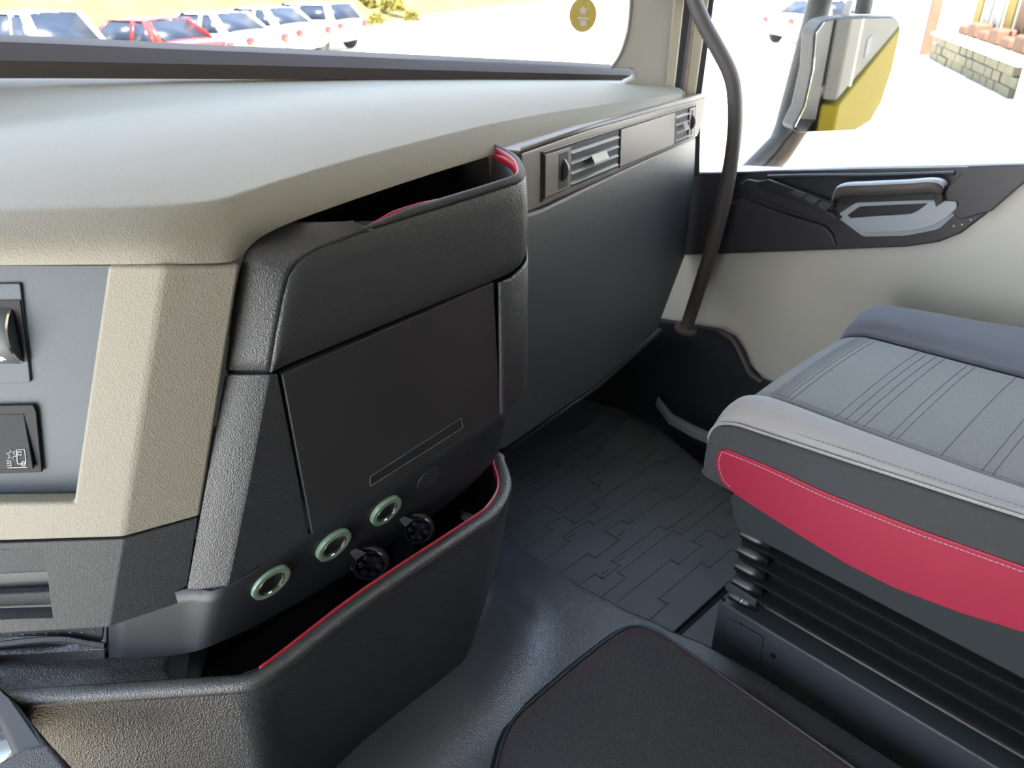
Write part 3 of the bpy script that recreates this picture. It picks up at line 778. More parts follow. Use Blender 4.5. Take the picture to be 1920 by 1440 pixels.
# ------------------------------------------------------------------ moulded column and added glint cup in the driver's corner
cn = thing('side_column', 'slanted black moulding at the foot of the driver side', 'moulding', (-0.0083,0.9005,0.3000))
prism('column_face', [(-0.0603,1.1116,0.5650), (0.0013,0.7341,0.5650), (0.0075,0.7228,0.5500), (0.0184,0.6739,0.5300), (0.0274,0.6367,0.5150), (0.0349,0.5975,0.5000), (-0.0125,0.6436,0.5000), (-0.0108,0.7274,0.5350), (-0.0831,0.9779,0.5500)], (0, 0, -.03), 'black_smooth', cn, bevel=0.008, seg=3)
prism('column_foot', [(-0.0493,0.6909,0.5200), (-0.0006,0.6825,0.5300), (0.0192,0.6698,0.5300), (0.0274,0.6258,0.5100), (0.0132,0.5896,0.5000), (-0.0615,0.6622,0.5000)], (0, 0, -.05), 'black_grain', cn, bevel=0.006, seg=3)
lathe('glint_cup', [(.0, -.02), (.03, -.018), (.045, .0), (.047, .006), (.043, .008)], (-0.0312,0.7480,0.5000), (-.2, -.2, 1), 'silver', cn, n=28)  # silver cup added to stand in for bright light in this corner

# ------------------------------------------------------------------ engine tunnel cover
tun = thing('engine_cover', 'black grained engine tunnel cover sweeping up to the console', 'engine cover', (0.55, 0.45, 0.0))
wall_line = [(-.30, 1.05), (.05, .86), (.20, .70), (.284, .692), (.389, .700), (.56, .718), (.641, .739), (.69, .77), (.70, .84), (.70, 1.1)]
def dist_to_wall(x, y):
    best = 9
    for (ax, ay), (bx, by) in zip(wall_line, wall_line[1:]):
        dx, dy = bx - ax, by - ay
        t = max(0, min(1, ((x - ax) * dx + (y - ay) * dy) / (dx * dx + dy * dy)))
        best = min(best, math.hypot(x - ax - dx * t, y - ay - dy * t))
    # inside the console footprint?
    return best
def inside(x, y):
    c = False
    W_ = wall_line + [(.70, 1.6), (-.3, 1.6)]
    for (ax, ay), (bx, by) in zip(W_, W_[1:] + W_[:1]):
        if (ay > y) != (by > y) and x < (bx - ax) * (y - ay) / (by - ay) + ax:
            c = not c
    return c
def tun_z(x, y):
    d = dist_to_wall(x, y)
    if inside(x, y):
        return .235
    t = max(0, 1 - d / .135)
    return .12 + .115 * t ** 2.2
def tun_edge(y):
    K_ = [(-.9, .945), (.35, .947), (.46, .940), (.54, .920), (.64, .900), (.74, .886), (.85, .886), (.95, .893), (1.3, .90)]
    for (y0, x0), (y1, x1) in zip(K_, K_[1:]):
        if y <= y1:
            t = (y - y0) / (y1 - y0)
            t = t * t * (3 - 2 * t)
            return x0 + (x1 - x0) * t
    return .90
rows = []
ys = [-.9 + 2.1 * i / 104 for i in range(105)]
for y in ys:
    r = []
    xe = tun_edge(y)
    for j in range(60):
        x = -.1 + (xe + .1) * j / 59
        r.append(Vector((x, y, tun_z(x, y))))
    for dx, dz in ((.006, -.002), (.010, -.007), (.011, -.014), (.012, -.125)):
        r.append(Vector((xe + dx, y, .12 + dz)))
    rows.append(r)
sheet('cover_shell', rows, 'tunnel_black', tun, face_to=(.5, .3, 3), ang=70)
# ------------------------------------------------------------------ carpet mat on the tunnel
car = thing('carpet_mat', 'dark carpet mat with red edge stitching on the engine tunnel', 'carpet mat', (0.7, 0.3, 0.121))
co = [(0.3948,0.4798,0.1235), (0.5035,0.5527,0.1235), (0.5432,0.5779,0.1235), (0.5838,0.5929,0.1235), (0.6422,0.5965,0.1235), (0.7506,0.5971,0.1235), (0.8347,0.5936,0.1235), (0.8764,0.5835,0.1235), (0.8973,0.5541,0.1235), (0.9003,0.5020,0.1235), (0.8970,0.3576,0.1235), (0.8923,0.1746,0.1235), (0.8882,-0.0491,0.1235)]
co = catmull(co, 4) 
co_c = co + [Vector((.88, -.75, .1235)), Vector((.50, -.75, .1235))]
prism('pile', co_c, (0, 0, .003), 'carpet', car, bevel=0.001)
tube('bound_edge', [p + Vector((0, 0, .0035)) for p in co_c], .0036, 'black_smooth', car, n=8, closed=True)
cen = Vector((.70, .1, .1235))
dashes('stitching', [p + (cen - p).normalized() * .013 + Vector((0, 0, .0032)) for p in co], .010, .008, .0005, 'thread_red', car)
O('edge_channel', [p + (p - cen).normalized() * .010 - Vector((0, 0, .0025)) for p in co_c], [tuple(range(len(co_c)))], 'black_deep', car)

# ------------------------------------------------------------------ rubber floor mat
mat_ = thing('floor_mat', 'dark rubber floor mat with stepped ridge pattern in the passenger footwell', 'floor mat', (1.25, 0.9, 0.0))
prism('sheet', [(.925, .585, -.010), (1.70, .585, -.010), (1.72, 1.02, -.010), (1.60, 1.40, -.010), (.925, 1.33, -.010)], (0, 0, .010), 'rubber', mat_, bevel=0.002)
verts, faces = [], []
def ridge(a, b_, w=.0035, h=.0024):
    a, b_ = Vector(a), Vector(b_)
    d = (b_ - a).normalized() * w / 2
    n = Vector((-d.y, d.x, 0))
    k = len(verts)
    q = [a - d - n, b_ + d - n, b_ + d + n, a - d + n]
    verts.extend(q)
    verts.extend([p * 1.0 + (sum(q, Vector()) / 4 - p) * 0 + Vector((0, 0, h)) for p in q])
    faces.extend([tuple(k + i for i in f) for f in ((0, 3, 2, 1), (4, 5, 6, 7), (0, 1, 5, 4), (1, 2, 6, 5), (2, 3, 7, 6), (3, 0, 4, 7))])
rng = random.Random(11)
y = .64
while y < 1.32:
    x, yy = .925, y
    while x < 1.62:
        L_ = rng.choice([.06, .09, .12, .16])
        x2 = min(1.62, x + L_)
        ridge((x, yy, 0), (x2, yy, 0))
        x = x2
        if x < 1.60:
            ny = y + rng.choice([-.022, 0.0, .022])
            if abs(ny - yy) > .001:
                ridge((x, yy, 0), (x, ny, 0))
                if rng.random() < .5:
                    s = .012 if ny > yy else -.012
                    ridge((x + .012, yy + s, 0), (x + .012 + .02, yy + s, 0))
                yy = ny
    y += .056
rd = O('ridges', verts, faces, 'rubber', mat_, fix=False)
rd['kind'] = 'stuff'
m2 = box('rear_floor_mat', (.965, -.9, -.011), (1.72, .570, -.003), 'rubber', None, bevel=0.002)
tag(m2, 'plain dark rubber mat strip in front of the seat base', 'floor mat')

# ------------------------------------------------------------------ passenger seat
seat = thing('passenger_seat', 'grey fabric passenger seat cushion with crimson side patch on a bellows base', 'seat', (1.24, 0.1, 0.0))
#            underL        sideL        seamL        bolster tops           seam          centre                 seam           right bolster                        side
def prof_at(y, dz, k, drop, xl=.0, xr=.0):
    """k shrinks the height above .44 towards the nose"""
    base = [(.985, .450), (.962, .472), (.960, .530 ), (.964, .572), (.984, .600), (1.020, .604), (1.050, .587), (1.13, .590), (1.225, .592), (1.32, .590), (1.398, .586), (1.425, .610), (1.465, .626), (1.495, .612), (1.515, .560), (1.512, .43)]
    w = max(0, min(1, (.45 - y) / .35))
    base = [(x - (.03 * w if i == 6 else 0), z + (.018 * w if i == 3 else (-.008 * w if i in (4, 5) else 0))) for i, (x, z) in enumerate(base)]
    out = []
    for i, (x, z) in enumerate(base):
        zz = .44 + (z - .44) * k + dz * (z > .46) - drop
        xx = x + (xl if x < 1.0 else 0) + (xr * max(0, (x - 1.40) / .11) if x > 1.40 else 0)
        out.append(Vector((xx, y, zz)))
    return out
st = [prof_at(.470, 0, .05, .012, .03, -.03), prof_at(.518, 0, .28, .004, .014, -.016), prof_at(.534, 0, .58, .0, .004, -.006), prof_at(.522, 0, .84, .0, .0, .0), prof_at(.492, 0, .96, .0), prof_at(.450, .0, 1.0, .0),
      prof_at(.32, .006, 1.0, .0, 0, .03), prof_at(.17, .014, 1.0, .0, 0, .07), prof_at(.04, .024, 1.0, .0, 0, .09), prof_at(-.12, .036, 1.0, .0, 0, .10), prof_at(-.30, .05, 1, 0, 0, .10)]
fine = [catmull(r, 4) for r in st]
cols_ = list(zip(*fine))
cols_ = [catmull(c, 5) for c in cols_]              # cols_[u][v]
def ucol(a, b_):
    return [cols_[i] for i in range(a * 4, b_ * 4 + 1)]
def spart(name, a, b_, mat, pinch=.0035, rng=None):
    c = [list(q) for q in ucol(a, b_)]
    # tuck both edges into the seam
    for e, nb in ((0, 1), (-1, -2)):
        c[e] = [p.lerp(q, .25) + Vector((0, 0, -pinch)) for p, q in zip(c[e], c[nb])]
    return sheet(name, c, mat, seat, face_to=(1.24, .1, 3) if a not in (0, 13) else ((-2, .1, .6) if a == 0 else (4, .1, .6)), solid=0.006, ang=70)
spart('side_panel', 0, 3, 'fabric_dark', .0005)
spart('bolster', 3, 6, 'fabric_light')
spart('centre_panel', 6, 10, 'fabric_grey')
spart('bolster', 10, 13, 'fabric_blue_lit')
spart('side_panel', 13, 15, 'fabric_dark', .0005)
O('foam_core', [Vector((1.24 + (p.x - 1.24) * .95, p.y - .03, max(p.z - .03, .445))) for c in [cols_[i] for i in range(0, 61, 4)] for p in (c[0], c[10], c[25], c[-1])],
  [(i * 4 + j, i * 4 + j + 1, i * 4 + j + 5, i * 4 + j + 4) for i in range(15) for j in range(3)], 'fabric_dark', seat)
# seams and stitches
tube('seam_piping', [p + Vector((-.0015, 0, .0012)) for p in cols_[12][4:]], .0022, 'fabric_light', seat, n=6)
dashes('seam_stitch', [p + Vector((.004, 0, .0052)) for p in cols_[13][5:]], .0042, .0030, .0006, 'thread_dark', seat)
dashes('seam_stitch', [p + Vector((-.003, 0, .0035)) for p in cols_[12][5:]], .0036, .0028, .0006, 'thread', seat)
dashes('seam_stitch', [p + Vector((0, 0, .0022)) for p in cols_[25][20:]], .0040, .0035, .0004, 'thread_dark', seat)
dashes('seam_stitch', [p + Vector((.0, 0, .0012)) for p in cols_[49][14:]], .0040, .0040, .0006, 'thread', seat)
# quilting lines across the centre panel
def cross(v, lift=.0006):
    i0 = int(v); t = v - i0
    return [cols_[u][i0].lerp(cols_[u][i0 + 1], t) + Vector((0, 0, lift)) for u in range(25, 40)]
for v in (20.5, 21.2, 21.9, 22.6, 23.3, 24.0, 24.7, 28.0, 28.5, 29.0, 29.5, 30.8, 31.2, 33.2, 35.0, 35.5, 37.2, 37.6, 38.0, 40.0, 40.4):
    q = tube('quilt_line', cross(v, .0002), .0007, 'thread_dark', seat, n=5)
# crimson patch on the flank
red = [(0.9570,0.5087,0.5130), (0.9570,0.4963,0.5220), (0.9570,0.4230,0.5256), (0.9570,0.3403,0.5244), (0.9570,0.2671,0.5283), (0.9570,0.1996,0.5331), (0.9570,0.0785,0.5467), (0.9570,0.0039,0.5584), (0.9570,-0.0228,0.4726), (0.9570,0.0519,0.4539), (0.9570,0.1236,0.4361), (0.9570,0.2068,0.4231), (0.9570,0.2750,0.4226), (0.9570,0.3417,0.4296), (0.9570,0.3982,0.4370), (0.9570,0.4522,0.4449), (0.9570,0.4805,0.4509), (0.9570,0.4956,0.4589), (0.9570,0.5074,0.4773), (0.9570,0.5118,0.4939)]
rp = prism('crimson_patch', red, (.008, 0, 0), 'red_trim', seat, bevel=0.002, seg=3)
def shrink(pts, d):
    out = []
    c = sum((V3(p) for p in pts), Vector()) / len(pts)
    for i, p in enumerate(pts):
        a, b_ = V3(pts[i - 1]), V3(pts[(i + 1) % len(pts)])
        t = (b_ - a).normalized()
        n = Vector((0, t.z, -t.y))
        if n.dot(c - V3(p)) < 0:
            n = -n
        out.append(V3(p) + n * d + Vector((-.0005, 0, 0)))
    return out
sr = shrink(red, .007)
dashes('patch_stitch', catmull(sr[16:] + sr[:7], 4), .0036, .003, .0005, 'thread', rp)
# pan under the cushion
prism('seat_pan', [(1.0, .48, .452), (1.0, .50, .40), (1.02, .49, .33), (1.02, -.5, .33), (1.0, -.5, .455)], (.46, 0, 0), 'seat_pan', seat, bevel=0.006)
# rubber bellows
plan = [(1.05, -.6), (1.05, .40), (1.053, .44), (1.066, .47), (1.09, .487), (1.13, .492), (1.40, .492), (1.44, .487), (1.462, .46), (1.466, .42), (1.466, -.6)]
pl_ = catmull([(x, y, 0) for x, y in plan], 4)
pc = Vector((1.258, .2, 0))
def out_n(i):
    t = pl_[min(i + 1, len(pl_) - 1)] - pl_[max(i - 1, 0)]
    return Vector((-t.y, t.x, 0)).normalized()
zig = [(.346, -.02)]
for k in range(5):
    z0 = .338 - .0365 * k
    zig += [(z0, .012), (z0 - .0025, .016), (z0 - .005, .012), (z0 - .011, -.006), (z0 - .018, -.020), (z0 - .026, -.022), (z0 - .032, -.010)]
rows = [[p + out_n(i) * d + Vector((0, 0, z)) for i, p in enumerate(pl_)] for z, d in zig]
sheet('bellows', rows, 'bellow', seat, face_to=(-3, 1.2, .4), solid=0.002, ang=80)
# steel riser under the bellows
bs = prism('riser', [(1.03, .500, -.003), (1.03, .500, .132), (1.033, .497, .143), (1.033, -.8, .143), (1.03, -.8, -.003)], (.44, 0, 0), 'metal_black', seat, bevel=0.004)
prism('riser_plate', [(1.0285,0.4746,0.1177), (1.0285,0.4033,0.1236), (1.0285,0.3975,0.0521), (1.0285,0.4691,0.0589)], (.002, 0, 0), 'metal_black', bs, bevel=0.001)
for c in ((1.0295,0.4482,0.1188), (1.0295,0.4488,0.1018), (1.0295,0.3775,0.0954), (1.0295,0.4901,0.1548)):
    lathe('bolt_hole', [(0, .0006), (.0042, .0006), (.0050, 0)], c, (-1, 0, 0), 'black_deep', bs, n=12)
lt = prism('rail_latch', [(1.0340,0.4962,0.1836), (1.0340,0.4868,0.1965), (1.0340,0.4309,0.1907), (1.0340,0.4305,0.1753), (1.0340,0.4925,0.1742)], (.03, 0, 0), 'metal_black', seat, bevel=0.0015)
lathe('latch_pin', [(0, .004), (.004, .003), (.0045, -.004)], (1.0300,0.4565,0.1754), (-.6, 0, .8), 'silver', lt, n=12)
# ------------------------------------------------------------------ passenger door
pd = thing('door_1', 'passenger door with beige lower panel and black armrest band', None, (1.66, 0.4, 0.25), kind='structure')
low = [(1.6520,1.1286,0.5182), (1.6520,0.9855,0.5581), (1.6520,0.6808,0.6434), (1.6520,0.5290,0.6872), (1.6520,0.4719,0.7109), (1.6520,0.4383,0.7362), (1.6520,0.4031,0.7838), (1.6520,0.3554,0.8548), (1.652, .20, .93), (1.652, -.10, .96), (1.652, -.10, .18), (1.652, .55, .18), (1.6520,0.6864,0.2777), (1.6520,0.7870,0.2729), (1.6520,0.8347,0.3040), (1.6520,0.8687,0.3527), (1.6520,0.9258,0.3668), (1.6520,1.0561,0.3461), (1.6520,1.1802,0.3260)]
prism('lower_panel', low, (.05, 0, 0), 'door_beige', pd, bevel=0.004)
upb = [(1.6400,1.1439,0.7302), (1.6400,1.0324,0.7507), (1.6400,0.9193,0.7749), (1.6400,0.8435,0.7913), (1.6400,0.4563,0.8632), (1.6400,0.3599,0.8818), (1.6400,0.3523,0.8555), (1.6400,0.3996,0.7849), (1.6400,0.4346,0.7375), (1.6400,0.4679,0.7124), (1.6400,0.5247,0.6888), (1.6400,0.6754,0.6451), (1.6400,0.9779,0.5601), (1.6400,1.1200,0.5203)]
band_ = prism('armrest_band', upb, (.03, 0, 0), 'door_black', pd, bevel=0.004, seg=3)
# front swell of the band (bulges into the cab, carries the window switches)
swl = prism('front_swell', [(1.6280,0.9177,0.7489), (1.6220,0.8958,0.7649), (1.6150,0.8380,0.7656), (1.6150,0.7578,0.7486), (1.6150,0.6813,0.7314), (1.6150,0.6649,0.7209), (1.6180,0.6956,0.7066), (1.6200,0.7927,0.7169), (1.6220,0.8907,0.7339), (1.6280,0.9150,0.7407)], (.04, 0, 0), 'door_black', pd, bevel=0.006, seg=3)
prism('switch_plate', [(1.6135,0.8664,0.7655), (1.6135,0.8388,0.7752), (1.6135,0.6791,0.7528), (1.6135,0.6946,0.7300), (1.6135,0.8581,0.7562)], (.01, 0, 0), 'black_smooth', swl, bevel=0.001)
prism('window_switch', [(1.6120,0.7855,0.7568), (1.6120,0.7720,0.7652), (1.6120,0.7438,0.7612), (1.6120,0.7564,0.7494)], (.008, 0, 0), 'metal_black', swl, bevel=0.001)
prism('window_switch', [(1.6120,0.7502,0.7495), (1.6120,0.7384,0.7587), (1.6120,0.7135,0.7555), (1.6120,0.7229,0.7420)], (.008, 0, 0), 'metal_black', swl, bevel=0.001)
prism('window_switch', [(1.6120,0.7180,0.7418), (1.6120,0.7070,0.7533), (1.6120,0.6826,0.7501), (1.6120,0.6958,0.7336)], (.008, 0, 0), 'metal_black', swl, bevel=0.001)
prism('swell_panel', [(1.6320,0.9895,0.5689), (1.6340,0.9888,0.6635), (1.6300,0.9067,0.7169), (1.6280,0.8214,0.7057), (1.6260,0.6975,0.6962), (1.6300,0.6782,0.6818), (1.6340,0.6649,0.6552), (1.6340,0.8081,0.6128)], (.02, 0, 0), 'door_black', pd, bevel=0.004, seg=3)
# sill ledge and upper lip
sheet('sill_ledge', [[(1.6400,1.1439,0.7302), (1.6400,0.9083,0.7756), (1.6400,0.6664,0.8243), (1.6400,0.4563,0.8632), (1.6400,0.3599,0.8818)], [(1.6480,1.1498,0.7306), (1.6480,0.9135,0.7783), (1.6480,0.6708,0.8278), (1.6480,0.4600,0.8673), (1.6480,0.3632,0.8857)], [(1.71, 1.20, .735), (1.71, .95, .772), (1.71, .70, .806), (1.71, .50, .840), (1.71, .30, .875)]], 'satin_grey', pd, face_to=(1.3, .4, 1.6), solid=0.004, ang=70)
tube('sill_lip', catmull([(1.6340,0.8507,0.7768), (1.6340,0.7522,0.7962), (1.6340,0.6182,0.8204), (1.6340,0.4716,0.8496)], 4), .004, 'door_black', pd, n=8)
# grab recess, pull bar and inner handle
prism('grab_recess', rounded([(1.6385,0.8499,0.7726), (1.6385,0.4678,0.8475), (1.6385,0.4906,0.7960), (1.6385,0.6488,0.7471), (1.6385,0.6963,0.7492)], .012), (.004, 0, 0), 'black_smooth', pd, bevel=0.001)
pb = catmull([(1.6280,0.6886,0.7365), (1.6180,0.6845,0.7736), (1.6060,0.6666,0.7925), (1.6020,0.6120,0.8064), (1.6020,0.5419,0.8223), (1.6060,0.4942,0.8332), (1.6180,0.4765,0.8231), (1.6320,0.4878,0.8019)], 4)
pbar = sheet('pull_bar', [[p + Vector((.012, 0, .004)) for p in pb], [p + Vector((-.004, 0, .003)) for p in pb], [p + Vector((-.007, 0, -.006)) for p in pb], [p + Vector((-.004, 0, -.018)) for p in pb], [p + Vector((.008, 0, -.024)) for p in pb]], 'bar_grey', pd, face_to=(0, .5, .9), solid=0.004, ang=60)
sheet('pull_highlight', [[p + Vector((.010, 0, .0068)) for p in pb], [p + Vector((-.005, 0, .0062)) for p in pb], [p + Vector((-.0085, 0, .001)) for p in pb]], 'lever', pbar, face_to=(0, .5, 1.2), solid=0.002, ang=60)  # pale strip painted as the highlight along the bar top
hb = rounded([(1.6375,0.6827,0.7207), (1.6375,0.6459,0.7570), (1.6375,0.4509,0.8028), (1.6375,0.4441,0.7845), (1.6375,0.4735,0.7379), (1.6375,0.5293,0.7120), (1.6375,0.6150,0.6899)], .008)
hd = prism('handle_bezel', hb, (.004, 0, 0), 'lever', pd, bevel=0.001)
prism('bezel_hollow', rounded([(1.6365,0.6576,0.7273), (1.6365,0.6351,0.7514), (1.6365,0.5031,0.7844), (1.6365,0.5276,0.7590), (1.6365,0.6428,0.7235)], .004), (.004, 0, 0), 'black_smooth', hd, bevel=0.0005)
prism('release_lever', rounded([(1.6300,0.6535,0.7226), (1.6280,0.5971,0.7395), (1.6280,0.5304,0.7580), (1.6260,0.5140,0.7704), (1.6240,0.4983,0.7920), (1.6240,0.4523,0.8000), (1.6240,0.4483,0.7884), (1.6260,0.4640,0.7638), (1.6280,0.4909,0.7404), (1.6280,0.5285,0.7243), (1.6300,0.6142,0.7011)], .005), (.008, 0, 0), 'lever', hd, bevel=0.003, seg=3)
for c in ((1.6392,0.4492,0.7494), (1.6392,0.4352,0.7556), (1.6392,0.4230,0.7677)):
    lathe('grille_hole', [(0, .0004), (.0016, .0004), (.002, 0)], c, (-1, 0, 0), 'satin_grey', pd, n=8)
prism('rear_cover', [(1.6340,0.4522,0.8658), (1.6340,0.3588,0.8839), (1.6340,0.3510,0.8568), (1.6340,0.3923,0.7917), (1.6340,0.4398,0.7652), (1.6340,0.4940,0.7920)], (.01, 0, 0), 'door_black', pd, bevel=0.003)
# outer skin, window glass and frame
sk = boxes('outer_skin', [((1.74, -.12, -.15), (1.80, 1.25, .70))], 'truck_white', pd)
tag(sheet('window_2', [[(1.715, 1.25, .70), (1.715, -.12, .90)], [(1.70, 1.18, 1.62), (1.70, -.12, 1.62)]], 'glass'), 'clear passenger door window glass', kind='structure')

# footwell side panel and its pale edge strips
fs = thing('trim_2', 'black moulded footwell side panel between dash and door', None, (1.62, 0.95, 0.0), kind='structure')
fw_ = [(1.6250,1.1155,0.3418), (1.6250,1.0384,0.3571), (1.6250,0.9177,0.3751), (1.6250,0.8747,0.3685), (1.6250,0.8428,0.3408), (1.6250,0.8161,0.2978), (1.6250,0.7878,0.2812), (1.6250,0.7443,0.2846), (1.6250,0.7320,0.2163), (1.625, .62, .02), (1.625, 1.42, .02), (1.625, 1.42, .40)]
prism('side_panel', fw_, (.02, 0, 0), 'black_smooth', fs, bevel=0.004)
tube('edge_strip', catmull([(1.6220,0.9081,0.3762), (1.6220,0.8674,0.3631), (1.6220,0.8356,0.3264), (1.6220,0.8091,0.2939), (1.6220,0.7745,0.2830)], 5), .006, 'bar_grey', fs, n=8)
prism('step_strip', [(1.6098,1.0646,0.1300), (1.5576,0.9767,0.1300), (1.5506,0.9071,0.1300), (1.5507,0.8483,0.1300), (1.5244,0.8313,0.1300), (1.5232,0.8968,0.1300), (1.5343,0.9722,0.1300), (1.5869,1.0532,0.1300)], (0, 0, -.02), 'satin_grey', fs, bevel=0.002)
prism('step_well', [(1.7565,1.1784,0.0200), (1.6801,0.9178,0.0200), (1.5976,0.7273,0.0200), (1.4782,0.6579,0.0200), (1.6735,1.1462,0.0200)], (0, 0, -.01), 'black_deep', fs)

# ------------------------------------------------------------------ grab bar
gb = thing('grab_bar', 'bent dark grey grab bar rising from the dash beside the passenger window', 'grab bar', (1.5500,0.9630,0.4078))
gp = catmull([(1.5600,1.1190,1.2889), (1.5550,1.0522,1.1508), (1.5500,1.0113,1.0911), (1.5500,0.9639,1.0367), (1.5500,0.9319,0.9971), (1.5500,0.9138,0.9562), (1.5500,0.9015,0.8865), (1.5500,0.9005,0.7952), (1.5500,0.9076,0.6974), (1.5500,0.9237,0.5914), (1.5550,0.9477,0.4799), (1.5600,0.9700,0.3846)], 6)
gb.location = gp[-1]
tube('bar', gp, .0165, 'bar_grey', gb, n=18)
lathe('foot_plate', [(.028, -.004), (.028, .004), (.018, .010)], gp[-1], (gp[-4] - gp[-1]), 'bar_grey', gb, n=20)

# ------------------------------------------------------------------ outside mirror
mi = thing('wing_mirror', 'large passenger wing mirror on dark bracket outside the door window', 'mirror', (1.9300,1.0696,0.7047))
mo = [(1.8761,0.9126,1.0569), (1.8885,0.9038,1.0792), (1.9133,0.8861,1.0857), (2.0266,0.8055,1.0867), (2.0408,0.7954,1.0775), (2.0469,0.7910,1.0591), (2.0479,0.7903,0.9746), (2.0401,0.7959,0.9015), (2.0258,0.8061,0.8566), (1.9993,0.8249,0.8371), (1.8773,0.9117,0.8349), (1.8653,0.9203,0.8467), (1.8794,0.9102,0.8937), (1.8836,0.9072,0.9781)]
mn = Vector((.58, .815, 0))
mc = sum((V3(p) for p in mo), Vector()) / len(mo)
prism('housing', [mc + (V3(p) - mc) * 1.035 + mn * .002 for p in mo], mn * .07, 'mirror_arm', mi, bevel=0.012, seg=3)
prism('mirror_glass', [V3(p) - mn * .001 for p in mo], mn * .003, 'mirror_glass', mi)
tube('support_arm', [(2.0600,1.0156,1.2798), (2.0500,1.0024,1.1187), (2.0400,1.0074,1.0336), (2.0200,1.0142,0.8934), (2.0000,1.0146,0.8148), (1.9700,1.0135,0.7805), (1.8800,1.0147,0.7428), (1.8000,1.0222,0.6999)], [.030, .030, .030, .029, .028, .026, .024, .024], 'mirror_arm', mi, n=14)
tube('lower_arm', [(2.0300,0.9803,0.8155), (1.9500,0.9800,0.7581), (1.8300,0.9851,0.6945)], [.018, .020, .020], 'arm_brown', mi, n=10)
tube('upper_arm', [(2.0600,0.9059,1.2769), (2.0600,0.8938,1.1214), (2.0600,0.8937,1.0912)], .020, 'mirror_arm', mi, n=12)
prism('bracket_label', [(1.9700,0.8977,1.1237), (1.9700,0.8824,1.1241), (1.9700,0.8879,1.0901), (1.9700,0.9060,1.0894)], (.01, 0, 0), 'car_white', mi)

# side of the own cab that the mirror looks back along
cs = thing('cab_side', 'white outer side of the cab seen in the wing mirror', 'truck body', (1.84, -1.2, -1.0))
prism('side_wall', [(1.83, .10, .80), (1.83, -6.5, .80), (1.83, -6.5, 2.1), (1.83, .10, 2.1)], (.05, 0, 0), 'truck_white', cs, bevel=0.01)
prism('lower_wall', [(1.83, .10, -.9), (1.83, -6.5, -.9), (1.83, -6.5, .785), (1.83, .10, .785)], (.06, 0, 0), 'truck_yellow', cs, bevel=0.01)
box('door_seam', (1.878, -.30, .80), (1.884, -.27, 2.1), 'cream', cs)
box('locker_grille', (1.878, -.95, .86), (1.884, -.70, .93), 'seal', cs)
box('wheel_arch', (1.885, -.30, -.9), (1.91, .08, .50), 'seal_brown', cs, bevel=0.01)
# ------------------------------------------------------------------ outdoors
tag(prism('ground', [(-60, -40, -1.4), (140, -40, -1.4), (140, 140, -1.4), (-60, 140, -1.4)], (0, 0, -.2), 'concrete'), 'sun-bleached concrete yard outside the cab', kind='structure')


